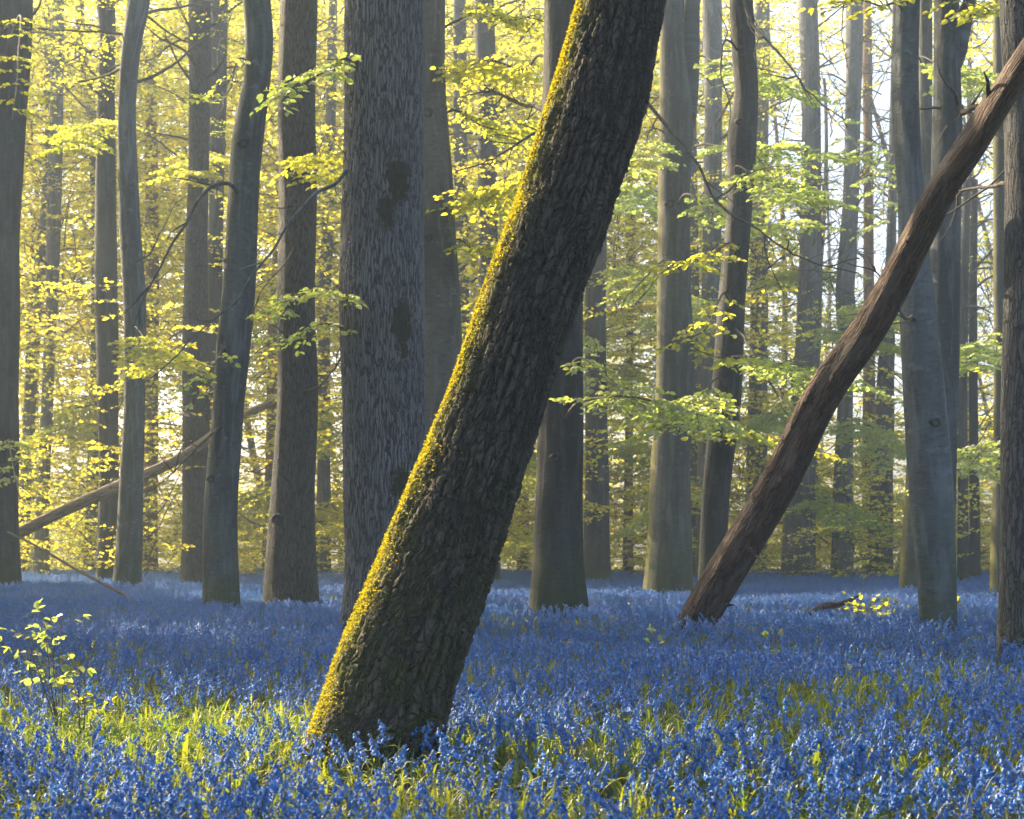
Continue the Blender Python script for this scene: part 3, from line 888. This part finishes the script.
leafy('t14', [(545, 170, 22.3), (515, 185, 23.5), (490, 190, 24), (460, 210, 25)], 0.03, leaf=0.115, n_spray=14, L=(0.5, 1.0), mat='leaf')
leafy('t12', [(455, 240, 25), (475, 250, 24.5), (500, 246, 24), (520, 250, 24)], 0.025, leaf=0.11, n_spray=9, L=(0.5, 0.8), mat='leaf')
leafy('t12', [(458, 20, 25), (480, 10, 24.5), (510, 20, 24), (540, 14, 24)], 0.025, leaf=0.11, n_spray=9, L=(0.5, 0.9), mat='leaf')
leafy('t12', [(455, 110, 25), (480, 125, 25), (500, 130, 25), (530, 122, 25)], 0.025, leaf=0.11, n_spray=10, L=(0.5, 0.9), mat='leaf')
leafy('t25', [(955, 20, 20.8), (975, 15, 19), (990, 12, 18), (960, -5, 17)], 0.02, leaf=0.10, n_spray=8, L=(0.35, 0.7), mat='leaf')
leafy('t24', [(902, 10, 18.6), (880, 6, 18), (860, 0, 17.5), (830, 4, 17)], 0.02, leaf=0.09, n_spray=6, L=(0.35, 0.7), mat='leaf')
leafy('t1', [(10, 40, 36), (18, 60, 28), (16, 90, 24), (12, 120, 22)], 0.03, leaf=0.10, n_spray=10, L=(0.4, 0.8), mat='leaf')
leafy('t1', [(10, 470, 36), (8, 440, 30), (14, 470, 26), (20, 500, 24)], 0.03, leaf=0.10, n_spray=9, L=(0.4, 0.8), mat='leaf_soft')
leafy('t21', [(845, 120, 50), (860, 150, 44), (880, 190, 40), (890, 230, 38)], 0.03, leaf=0.13, n_spray=8, L=(0.7, 1.3))
leafy('t20', [(808, 240, 50), (790, 200, 44), (770, 190, 40), (750, 170, 38)], 0.03, leaf=0.13, n_spray=9, L=(0.7, 1.4))

VEIL = [('t16', 690, 60, 790, 95), ('t16', 660, 130, 610, 190), ('t15', 605, 260, 655, 300), ('t15', 590, 330, 540, 380), ('t15', 605, 180, 650, 215),
        ('t18', 735, 170, 800, 200), ('t18', 730, 360, 830, 385), ('t18', 722, 380, 660, 430), ('t20', 805, 330, 880, 350), ('t20', 800, 400, 750, 440), ('t21', 845, 300, 900, 330),
        ('t21', 845, 420, 890, 450), ('t17', 712, 300, 660, 330), ('t17', 712, 480, 650, 520), ('t19', 760, 300, 820, 270), ('t19', 758, 470, 830, 500), ('t20', 800, 500, 860, 520),
        ('t34', 490, 330, 450, 370), ('t34', 490, 440, 540, 480), ('t35', 462, 40, 510, 60), ('t35', 462, 250, 510, 270), ('t34', 488, 520, 530, 550),
        ('t10', 310, 150, 345, 180), ('t10b', 325, 400, 300, 440), ('t10b', 325, 500, 350, 530), ('t10c', 272, 480, 240, 520), ('t8', 215, 150, 180, 180), ('t5', 134, 330, 170, 370),
        ('t4', 106, 120, 70, 150), ('t3', 95, 400, 60, 440), ('t29', 1001, 330, 960, 370), ('t29', 1001, 440, 965, 470), ('t26', 920, 60, 985, 90), ('t32', 630, 440, 660, 470), ('t32', 630, 360, 600, 400)]
for (key, xa, ya, xb, yb) in VEIL:
    d_ = TREES[key][1][1]
    dd = d_ - min(7, d_ * 0.13)
    leafy(key, [(xa, ya, d_ - 0.3), ((xa * 2 + xb) / 3, ya * 0.6 + yb * 0.4 - 6, d_ * 0.6 + dd * 0.4), (xb, yb, dd)], 0.02, leaf=0.085 + d_ * 0.0012, n_spray=8 + int(d_ / 8), L=(0.4 + d_ * 0.012, 0.7 + d_ * 0.022), mat='leaf_soft' if xa > 560 else 'leaf')

# moss fur on the leaning tree
e, base, fr = TREES['lean']
c, R, e1, e2, t = fr
mb = MB()
NM = 120000
ii = RNG.integers(2, len(c) - 2, NM)
keep_top = c[ii, 2] < 6.5
ii = ii[keep_top]
hz = np.clip(c[ii, 2] / 5.0, 0, 1)
zc = c[ii, 2]
pat = 0.5 + 0.5 * np.sin(zc * 5.1 + 1.3 * np.sin(zc * 2.3)) * np.sin(zc * 11.0 + 2)
ang = PI + 0.06 + RNG.normal(0, 1, len(ii)) * (0.22 + 0.16 * pat) * (1 - 0.45 * hz)
ang = ang + 0.35 * np.exp(-zc / 0.5)

ang = ang + 0.08 * np.sin(c[ii, 2] * 9) + 0.06 * np.sin(c[ii, 2] * 23)
lowflare = 0.05 * np.exp(-np.maximum(c[ii, 2], 0) / (0.28 + 0.35 * R[0])) * 0.9
nrm = np.cos(ang)[:, None] * e1[ii] + np.sin(ang)[:, None] * e2[ii]
P_ = c[ii] + nrm * (R[ii] * (0.985 + lowflare + RNG.normal(0.008, 0.015, len(ii))))[:, None] - base
Dd = nrm * 0.6 + RNG.normal(0, 0.6, (len(ii), 3)) + np.array([0, 0, -0.3])
leaves(mb, P_, Dd, RNG.normal(0, 1, (len(ii), 3)), RNG.uniform(0.008, 0.020, len(ii)), wid=0.4)
mo = link('moss', mb.mesh('moss', [M['moss']]), e)
mo['label'] = 'bright yellow moss along the upper left side of the stem'

# ------------------------------------------------------------------ fallen wood
def log_thing(name, path, mat, label, cat='fallen log', sides=24, step=0.08, stubs=0, seed=3, rough=0.05, part='stem'):
    path = np.asarray(path)
    base = path[0, :3].copy()
    base[2] = max(base[2], 0)
    e = thing(name, base, label, cat)
    me, fr = trunk_mesh('stem', path, M[mat], sides=sides, step=step, seed=seed, flare=0.0, origin=base, base_ring=False, rough=rough, low=0)
    link('stem', me, e)
    for k in range(stubs):
        mb = MB()
        i = int(len(fr[0]) * (k + 0.6) / stubs * 0.95)
        p, _ = crooked(fr[0][i] - base, unit(fr[4][i] + RNG.normal(0, 0.8, 3)), random.uniform(0.25, 0.6), 4, 0.1)
        mb.tube(p, np.linspace(fr[1][i] * 0.3, 0.006, 5), 6, bark=p.repeat(6, 0))
        link('branch_stub', mb.mesh('branch_stub', [M[mat]]), e)
    return e, fr


def log_path(rows):
    out = []
    for (x, y, d, w) in rows:
        out.append([*W(x, y, d), w / 2 / F * d])
    return out


e, fr = log_thing('fallen_log', log_path([(688, 640, 18.6, 37), (702, 614, 18.4, 36), (740, 548, 17.9, 35), (781, 478, 17.3, 35), (827, 391, 16.5, 33), (870, 326, 15.8, 32), (913, 245, 15.0, 31), (942, 190, 14.4, 30), (972, 145, 13.7, 30), (1000, 98, 13.0, 29), (1030, 50, 12.5, 29), (1075, -15, 12, 28), (1120, -80, 11.6, 24)]),
                  'log', 'long reddish-brown dead log slanting up from the bluebells to the right edge trunk', sides=48, step=0.05, stubs=9, rough=0.085)
log_thing('fallen_log', log_path([(-85, 588, 38.5, 13), (-40, 563, 38.7, 12), (15, 535, 39, 11), (51, 517, 39.2, 11), (117, 487, 39.5, 12), (183, 456, 40, 10), (228, 425, 40.3, 10), (273, 401, 40.6, 8), (300, 386, 41, 7)]),
          'palelog', 'thin pale bare fallen trunk sloping up behind the left-hand trees', stubs=4, seed=9)
log_thing('broken_branch', log_path([(8, 532, 31, 2.2), (40, 548, 29, 2.4), (70, 566, 27.5, 2.6), (100, 582, 26, 3.0), (134, 601, 25, 3.2), (150, 612, 24.6, 3.0)]),
          'twig', 'thin dark broken branch slanting down into the bluebells near the left edge', cat='branch', sides=8, step=0.1, seed=4)
log_thing('dead_branch', log_path([(800, 620, 22.8, 5), (815, 611, 22.5, 7), (826, 606, 22.4, 7), (838, 605, 22.3, 6), (850, 600, 22.2, 4), (858, 596, 22.1, 2)]),
          'log', 'short brown crooked branch lying on the bluebells right of the slanting log', cat='branch', sides=10, step=0.05, stubs=2, seed=5)

# ------------------------------------------------------------------ ground
def gh(x, y):
    return 0.035 * np.sin(x * 0.9 + 1.3 * np.sin(y * 0.31)) + 0.03 * np.sin(y * 0.7 + x * 0.35)


nx, ny = 160, 200
xs = np.sign(np.linspace(-1, 1, nx)) * np.abs(np.linspace(-1, 1, nx))**2.2 * 420
ys = -60 + (np.linspace(0, 1, ny)**2.0) * 600
X, Y = np.meshgrid(xs, ys)
Z = gh(X, Y) * (np.hypot(X, Y) < 90)
gv = np.stack([X, Y, Z], -1).reshape(-1, 3)
i = np.arange(ny - 1)[:, None] * nx + np.arange(nx - 1)[None]
gq = np.stack([i, i + 1, i + nx + 1, i + nx], -1).reshape(-1, 4)
mb = MB(); mb.add(gv, gq)
props(link('ground', mb.mesh('ground', [M['ground']])), kind='structure')


# ------------------------------------------------------------------ bluebells
def bluebell_mb(detail, hgt, nb):
    mb = MB()
    az = random.uniform(0, 6.28)
    h = np.array([math.cos(az), math.sin(az), 0])
    s = np.linspace(0, 1, 7)
    stem = np.outer(s, [0, 0, hgt]) + h * (0.10 * hgt * s**2 + 0.28 * hgt * np.clip(s - 0.75, 0, 1)**1.4 * 2)[:, None]
    stem[-1, 2] -= 0.05 * hgt
    mb.tube(stem, np.linspace(0.0032, 0.0016, 7), 3, mat=1, rnd=random.random())
    for k in range(nb):
        t = 0.62 + 0.38 * (k + 0.5) / nb
        kk = t * 6; j = min(int(kk), 5)
        p = stem[j] + (stem[j + 1] - stem[j]) * (kk - j)
        a2 = az + random.uniform(-1.3, 1.3) * (1.0 if k > nb * 0.4 else 1.8)
        o = np.array([math.cos(a2), math.sin(a2), 0])
        young = k > nb - 3
        L = (0.017 if not young else 0.012) * random.uniform(0.9, 1.15) * 1.15
        q = p + o * random.uniform(0.008, 0.016) + np.array([0, 0, 0.003])
        dn = unit(np.array([0, 0, -1]) + o * random.uniform(0.1, 0.8))
        e1 = unit(np.cross(dn, (0.3, 0.9, 0.1))); e2 = np.cross(dn, e1)
        r0 = RNG.random()
        if detail:
            ns = 6
            prof = ((0.0, 0.0020), (0.25, 0.0048), (0.75, 0.0052), (1.0, 0.0100), (0.93, 0.0125)) if not young else ((0, .002), (.4, .0042), (.8, .0035), (1, .001))
            an = np.arange(ns) / ns * 2 * PI
            rings = [q + dn * L * z + (np.cos(an)[:, None] * e1 + np.sin(an)[:, None] * e2) * r * 1.2 * (1 + (0.35 * np.where(np.arange(ns) % 2, 1, -1)[:, None] if r > 0.009 else 0)) for z, r in prof]
            v = np.vstack(rings)
            mb.add(v, grid_quads(len(prof), ns), rnd=r0)
            mb.tube(np.array([p, (p + q) / 2 + (0, 0, .003), q]), 0.0011, 3, mat=1, rnd=0.2)
        else:
            w = 0.0085
            v, f = [], []
            for m_, ee in enumerate((e1, e2)):
                v += [q - ee * w * .5, q + ee * w * .5, q + dn * L * 1.1 + ee * w * 1.1, q + dn * L * 1.1 - ee * w * 1.1]
                f.append([m_ * 4 + z for z in range(4)])
            mb.add(np.array(v), f, rnd=r0)
    return mb


def strap_leaf(mb, p, az, L, w, lift, mat=1, segs=5, rnd=None):
    o = np.array([math.cos(az), math.sin(az), 0]); s_ = np.array([-o[1], o[0], 0])
    s = np.linspace(0, 1, segs + 1)
    c = p + np.outer(s * L * (1 - lift) + s**2 * L * 0.15, o) + np.outer(L * lift * (s * 1.5 - 0.75 * s**2.3), [0, 0, 1])
    wd = w * np.array([0.5, 1, 1, 0.85, 0.55, 0.06])[:segs + 1]
    v = np.empty((segs + 1, 3, 3))
    v[:, 0] = c - s_ * wd[:, None] / 2 + [0, 0, w * 0.2]
    v[:, 1] = c
    v[:, 2] = c + s_ * wd[:, None] / 2 + [0, 0, w * 0.2]
    i = np.arange(segs)[:, None] * 3 + np.arange(2)[None]
    q = np.stack([i, i + 1, i + 4, i + 3], -1).reshape(-1, 4)
    mb.add(v.reshape(-1, 3), q, mat=mat, rnd=random.random() if rnd is None else rnd)


near_p, far_p = [], []
for k in range(9):
    mb = bluebell_mb(True, random.uniform(0.25, 0.36), random.randint(7, 12))
    for q in range(random.randint(2, 3)):
        strap_leaf(mb, np.zeros(3), random.uniform(0, 6.28), random.uniform(0.18, 0.30), 0.012, random.uniform(0.4, 0.75), mat=2)
    near_p.append(mb)
for k in range(6):
    big = MB()
    for z in range(4):
        mb = bluebell_mb(False, random.uniform(0.25, 0.36), random.randint(8, 11))
        v, q, t_, qm, tm, at = mb.data()
        off = np.array([random.uniform(-.16, .16), random.uniform(-.16, .16), 0])
        n0 = big.n
        big.add(v + off, None, None, rnd=at['rnd'].ravel())
        big.q.append(q + n0); big.qm.append(qm)
        for _q in range(2):
            strap_leaf(big, off, random.uniform(0, 6.28), random.uniform(0.18, 0.28), 0.014, random.uniform(0.4, 0.7), mat=2)
    far_p.append(big)


def patch_noise(x, y):
    return (np.sin(x * 1.7 + 2.1 * np.sin(y * 0.9)) + np.sin(y * 1.3 + 1.7 * np.sin(x * 1.1 + 2)) + 0.7 * np.sin(x * 4.1 + y * 3.3) + 0.7 * np.sin(y * 5.2 - x * 2.7)) / 3.4


def field(d0, d1, dens, margin):
    area_n = int(dens * 0.36 * margin * (d1**2 - d0**2))
    d = np.sqrt(RNG.uniform(d0**2, d1**2, area_n))
    x = RNG.uniform(-1, 1, area_n) * (0.36 * margin * d + 0.3)
    return x, d


TRB = [(b[0], b[1], fr[1][0] * 1.05) for (e_, b, fr) in TREES.values() if b[1] < 62]


def off_trunks(x, d, extra=0.0):
    ok = np.ones(len(x), bool)
    for bx, by, r in TRB:
        ok &= np.hypot(x - bx, d - by) > r + extra
    return ok


bp, br, bs, bi = [], [], [], []
x, d = field(3.2, 19, 105, 1.2)
glade = np.exp(-(((x + 2.1) / 1.1)**2 + ((d - 8.9) / 0.7)**2))      # leafy gap left of the leaning tree
pn = patch_noise(x, d)
ok = off_trunks(x, d) & (RNG.random(len(x)) < np.clip(0.70 + 0.75 * pn - 0.5 * glade, 0.14, 1))
x, d, pn = x[ok], d[ok], pn[ok]
bp.append(np.c_[x, d, gh(x, d)]); n = len(x)
br.append(np.c_[RNG.normal(0, 0.15, n), RNG.normal(0, 0.15, n), RNG.uniform(0, 6.28, n)])
bs.append(RNG.uniform(0.68, 1.22, n) * (1 + 0.10 * pn)); bi.append(RNG.integers(0, len(near_p), n))
x, d = field(18.5, 34, 22, 1.15)
pn = patch_noise(x * 0.6, d * 0.6)
ok = off_trunks(x, d) & (RNG.random(len(x)) < np.clip(0.85 + 0.35 * pn, 0.2, 1))
x, d = x[ok], d[ok]; n = len(x)
bp.append(np.c_[x, d, gh(x, d)]); br.append(np.c_[RNG.normal(0, 0.06, n), RNG.normal(0, 0.06, n), RNG.uniform(0, 6.28, n)])
bs.append(RNG.uniform(0.85, 1.2, n)); bi.append(RNG.integers(0, len(far_p), n) + len(near_p))
x, d = field(34, 62, 12, 1.15)
ok = off_trunks(x, d)
x, d = x[ok], d[ok]; n = len(x)
bp.append(np.c_[x, d, gh(x, d)]); br.append(np.c_[RNG.normal(0, 0.06, n), RNG.normal(0, 0.06, n), RNG.uniform(0, 6.28, n)])
bs.append(RNG.uniform(0.95, 1.25, n)); bi.append(RNG.integers(0, len(far_p), n) + len(near_p))
print('bluebell instances', sum(map(len, bp)))
o = scatter('bluebells', near_p + far_p, np.vstack(bp), np.vstack(br), np.concatenate(bs), np.concatenate(bi), [M['bell'], M['stem'], M['blade']])
props(o, 'dense carpet of violet-blue bluebells covering the woodland floor', 'bluebells', kind='stuff')

# strap leaves and grass between the flowers
tp = []
for k in range(7):
    mb = MB()
    for q in range(random.randint(7, 11)):
        strap_leaf(mb, np.array([random.uniform(-.03, .03), random.uniform(-.03, .03), 0]), random.uniform(0, 6.28), random.uniform(0.2, 0.36), random.uniform(0.007, 0.014), random.uniform(0.35, 0.9), mat=0)
    tp.append(mb)
x, d = field(3.2, 15, 36, 1.2)
x2 = -2.0 + RNG.normal(0, 0.75, 620); d2 = 8.8 + RNG.normal(0, 0.55, 620)
x3, d3 = field(15, 36, 5, 1.1)
x = np.r_[x, x2, x3]; d = np.r_[d, d2, d3]
ok = off_trunks(x, d)
x, d = x[ok], d[ok]; n = len(x)
o = scatter('grass', tp, np.c_[x, d, gh(x, d)], np.c_[RNG.normal(0, 0.1, n), RNG.normal(0, 0.1, n), RNG.uniform(0, 6.28, n)], RNG.uniform(0.75, 1.15, n), RNG.integers(0, len(tp), n), [M['blade']])
props(o, 'green strap leaves and grass growing between the bluebells', 'grass', kind='stuff')


# ------------------------------------------------------------------ small leafy plants in the carpet
def plant(x, yb, d, h, leaf, n, label, mat='leaf_soft', name='sapling', spread=0.25):
    p0 = W(x, yb, d); p0[2] = 0
    e = thing(name, p0, label, 'plant')
    mb = MB(); lb = MB()
    for k in range(max(1, n // 7)):
        pts, dd = crooked((0, 0, 0), (random.uniform(-.25, .25), random.uniform(-.2, .2), 1), h * random.uniform(0.8, 1), 6, 0.08)
        mb.tube(pts, np.linspace(0.006, 0.002, 7), 5, bark=pts.repeat(5, 0))
        for q in range(7):
            a = pts[random.randint(3, 6)]
            az = random.uniform(0, 6.28)
            L = spread * random.uniform(0.4, 1)
            dv = np.array([math.cos(az), math.sin(az), random.uniform(0, 0.5)])
            tw, td = crooked(a, dv, L, 3, 0.1)
            mb.tube(tw, np.linspace(0.003, 0.0012, 4), 3, bark=tw.repeat(3, 0))
            for z in range(3):
                leaves(lb, [tw[-1 - z % 2]], [td + RNG.normal(0, 0.5, 3)], [np.array([0, 0, 1]) + RNG.normal(0, 0.45, 3)], leaf * random.uniform(0.7, 1.2), wid=0.8)
    link('stem', mb.mesh('stem', [M['twig']]), e)
    link('leaves', lb.mesh('leaves', [M[mat]]), e)
    return e


plant(60, 720, 9.2, 0.84, 0.056, 35, 'young pale green sapling rising above the bluebells near the left edge', spread=0.24)
plant(655, 690, 14.5, 0.42, 0.07, 7, 'small pale leafy seedling in the bluebells below the slanting log', spread=0.14)
plant(768, 690, 14.5, 0.42, 0.07, 7, 'small pale leafy seedling alone in the middle of the right-hand bluebells', spread=0.12)
plant(868, 640, 21.5, 0.42, 0.08, 28, 'low bright yellow-green sprigs in the bluebells just left of the big twin trunks', mat='leaf', spread=0.42)
plant(942, 640, 20.0, 0.55, 0.09, 14, 'sunlit yellow-green sprig at the foot of the big twin trunks', mat='leaf', spread=0.25)
plant(82, 735, 9.0, 0.42, 0.05, 14, 'sunlit yellow-green leafy sprig low in the lit bluebells on the left', mat='leaf', spread=0.2)

# ------------------------------------------------------------------ the wood beyond: foliage and stems nobody could count
HEX = False
clumps = [clump_mb(0.165, 1.9, 7) for _ in range(4)] + [clump_mb(0.13, 1.4, 8) for _ in range(3)]
# bare twiggy tangle
for _ in range(2):
    mb = MB()
    for k in range(16):
        pts, dd = crooked(RNG.normal(0, 0.5, 3), RNG.normal(0, 1, 3) + (0, 0, 0.4), random.uniform(1.0, 2.4), 6, 0.25)
        mb.tube(pts, np.linspace(0.018, 0.004, 7), 3, mat=1, rnd=0.5)
    clumps.append(mb)
# thin far stem
for _ in range(2):
    mb = MB()
    pts = np.array([[0.3 * math.sin(z * 0.23 + _), 0.2 * math.sin(z * 0.31), z] for z in np.linspace(-0.3, 26, 16)])
    mb.tube(pts, np.linspace(0.24, 0.08, 16), 9, mat=2, rnd=0.5)
    clumps.append(mb)
FP, FR, FS, FI = [], [], [], []
CLEAR = 2.1


def in_beam(P):
    """Openings in the foliage through which the sun reaches the lit spots."""
    hit = np.zeros(len(P), bool)
    for q, r in BEAMS:
        v = P - np.asarray(q)
        s = v @ SUN
        dist = np.linalg.norm(v - s[:, None] * SUN, axis=1)
        hit |= (s > 0) & (dist < r + CLEAR)
    return hit


BEAMS = [((-1.6, 8.9, 0.2), 0.8), ((-2.4, 8.9, 0.2), 0.7), ((-3.2, 9.0, 0.2), 0.5), *[((-1.05 + 0.40 * z, 8.0, z), 0.5) for z in (0.3, 1.0, 1.7, 2.4, 3.1, 3.8, 4.5)],
         ((-2.0, 5.9, 0.3), 0.2), ((5.4, 21, 0.3), 0.8), ((-4.5, 17, 0.3), 0.5), ((-1.5, 24, 0.3), 0.8), ((2.5, 30, 0.3), 1.2), ((1.6, 6.0, 0.3), 0.1), ((-4.8, 28, 0.4), 1.0)]


def wood(n, fx, fd, fz, kinds, sc, gap=True):
    d = fd(n); x = fx(n, d); z = fz(n, d)
    P = np.c_[x, d, z]
    k = RNG.choice(kinds, n)
    keep = ~in_beam(P)
    if kinds[0] == 9:       # whole stems: keep their axis off the beams
        for q, r in BEAMS:
            v_ = P - np.asarray(q)
            cr = np.abs(v_[:, 0] * SUN[1] - v_[:, 1] * SUN[0]) / math.hypot(SUN[0], SUN[1])
            keep &= cr > r + 0.5
    if gap:
        u = CX + x / d * F; v = YH - (z - H) / d * F
        # the open bright gap on the right, and thinner leaves all over the right side
        g = np.exp(-(((u - 868) / 75)**2 + ((v - 190) / 150)**2)) + 0.55 * np.exp(-(((u - 960) / 60)**2 + ((v - 180) / 160)**2)) + 0.4 * np.exp(-(((u - 770) / 60)**2 + ((v - 130) / 130)**2))
        keep &= RNG.random(n) > np.clip(g * 1.5, 0, 0.98)
        keep &= RNG.random(n) > np.clip((u - 560) / 900, 0, 0.45) * (v < 420)
    keep &= ~((z < 0.16 * d) & (z > 2.6) & (RNG.random(n) < 0.48)) if gap else keep
    P, k = P[keep], k[keep]
    m = len(P)
    FP.append(P); FI.append(k); FR.append(np.c_[RNG.normal(0, 0.12, m), RNG.normal(0, 0.12, m), RNG.uniform(0, 6.28, m)]); FS.append(RNG.uniform(*sc, m))


U = RNG.uniform
leafk = [0, 1, 2, 3, 4, 5, 6]
# main body beyond the visible trunks
wood(2900, lambda n, d: U(-1, 1, n) * (0.40 * d + 3), lambda n: U(52, 86, n), lambda n, d: U(0.6, 1, n) * 0 + U(0, 1, n)**0.9 * (0.36 * d + 3) + 0.8, leafk, (1.0, 1.7))
wood(300, lambda n, d: U(-1.0, -0.05, n) * (0.40 * d + 3), lambda n: U(60, 88, n), lambda n, d: (0.10 + 0.26 * U(0, 1, n)) * d + 2, leafk, (1.0, 1.7))
# nearer understorey
wood(420, lambda n, d: U(-1, 1, n) * (0.40 * d + 2), lambda n: U(38, 54, n), lambda n, d: U(1.0, 14, n), leafk, (0.7, 1.2))
# low growth where the carpet ends
wood(430, lambda n, d: U(-1, 1, n) * (0.42 * d + 3), lambda n: U(55, 75, n), lambda n, d: U(0.2, 2.4, n), leafk, (0.6, 1.1), gap=False)
wood(90, lambda n, d: U(-1, 1, n) * (0.40 * d + 3), lambda n: U(46, 56, n), lambda n, d: U(0.2, 1.0, n), [4, 5, 6, 7, 8], (0.4, 0.7), gap=False)
# tangles and stems
wood(420, lambda n, d: U(-1, 1, n) * (0.40 * d + 3), lambda n: U(46, 100, n), lambda n, d: U(0.3, 22, n), [7, 8], (1.0, 2.0), gap=False)
wood(60, lambda n, d: U(-1, 1, n) * (0.42 * d + 3), lambda n: U(66, 112, n), lambda n, d: U(0, 0.01, n), [9, 10], (0.6, 1.15), gap=False)
# the wood to the left of the frame, which shades the carpet
CLEAR = 0.9
wood(8500, lambda n, d: -(0.405 * d + 1.8) - U(0, 22, n), lambda n: U(8, 44, n), lambda n, d: U(4.8, 19, n), leafk, (0.38, 0.6), gap=False)
wood(26, lambda n, d: -(0.42 * d + 3) - U(0, 34, n), lambda n: U(12, 62, n), lambda n, d: U(0, 0.01, n), [9, 10], (0.9, 1.2), gap=False)
wood(160, lambda n, d: (0.42 * d + 3) + U(0, 16, n), lambda n: U(18, 62, n), lambda n, d: U(4.5, 17, n), leafk, (1.0, 1.5), gap=False)
wood(10, lambda n, d: (0.42 * d + 3) + U(0, 16, n), lambda n: U(22, 62, n), lambda n, d: U(0, 0.01, n), [9, 10], (0.9, 1.2), gap=False)
mats = [M['leaf_far'], M['twig'], M['beech_pale']]
o = scatter('far_wood', clumps, np.vstack(FP), np.vstack(FR), np.concatenate(FS), np.concatenate(FI), mats)
props(o, 'sunlit yellow-green spring foliage and thin stems of the wood beyond the trunks', 'woodland', kind='stuff')

# ------------------------------------------------------------------ haze
HD = 0.0025
m, nt, out = newmat('haze')
g = NT(nt)
pv = g.n('ShaderNodeVolumePrincipled')
pv.inputs['Color'].default_value = (0.70, 0.86, 1.0, 1)
pv.inputs['Density'].default_value = HD
pv.inputs['Anisotropy'].default_value = 0.25
g.l(pv.outputs[0], out.inputs['Volume'])
m.cycles.homogeneous_volume = True
x0, x1, y0, y1, z0, z1 = -62, 62, -8, 124, -1.2, 50
v = np.array([[a, b, c_] for c_ in (z0, z1) for b in (y0, y1) for a in (x0, x1)])
q = [[0, 2, 3, 1], [4, 5, 7, 6], [0, 1, 5, 4], [2, 6, 7, 3], [0, 4, 6, 2], [1, 3, 7, 5]]
mb = MB(); mb.add(v, q)
props(link('haze', mb.mesh('haze', [m], smooth=False)), 'thin morning haze between the trees', 'haze', kind='stuff')

# ------------------------------------------------------------------ light, sky, camera
w = bpy.data.worlds.new('World')
SC.world = w
w.use_nodes = True
nt = w.node_tree
bg = nt.nodes['Background']
sk = nt.nodes.new('ShaderNodeTexSky')
sk.sky_type = 'NISHITA'
sk.sun_disc = False
sk.sun_elevation = SUN_EL
sk.sun_rotation = SUN_AZ
sk.air_density = 1.0
sk.dust_density = 5.0
sk.ozone_density = 0.6
nt.links.new(sk.outputs[0], bg.inputs[0])
bg.inputs[1].default_value = 0.105
sl = bpy.data.lights.new('sun', 'SUN')
sl.energy = 5.0
sl.angle = math.radians(0.6)
sl.color = (1.0, 0.79, 0.50)
so = bpy.data.objects.new('sun', sl)
COL.objects.link(so)
so.rotation_euler = Vector(-SUN).to_track_quat('-Z', 'Y').to_euler()

cd = bpy.data.cameras.new('camera')
cd.sensor_width = 36
cd.lens = F / 1024 * 36
cd.shift_y = (YH - 409.5) / 1024
cd.clip_end = 2000
cd.clip_start = 0.05
co = bpy.data.objects.new('camera', cd)
COL.objects.link(co)
co.location = (0, 0, H)
co.rotation_euler = (PI / 2, 0, 0)
SC.camera = co
cd.dof.use_dof = True
cd.dof.focus_distance = 11.0
cd.dof.aperture_fstop = 4.5

vs = SC.view_settings
vs.view_transform = 'Standard'
vs.look = 'None'
vs.exposure = 2.1
vs.gamma = 1
vs.use_curve_mapping = False
cy = SC.cycles
cy.max_bounces = 6
cy.diffuse_bounces = 3
cy.glossy_bounces = 2
cy.transmission_bounces = 5
cy.volume_bounces = 0
cy.transparent_max_bounces = 4
cy.sample_clamp_indirect = 6
cy.use_denoising = True
try:
    cy.denoiser = 'OPENIMAGEDENOISE'
except Exception:
    pass
cy.use_adaptive_sampling = True
cy.adaptive_threshold = 0.02
cy.caustics_reflective = False
cy.caustics_refractive = False
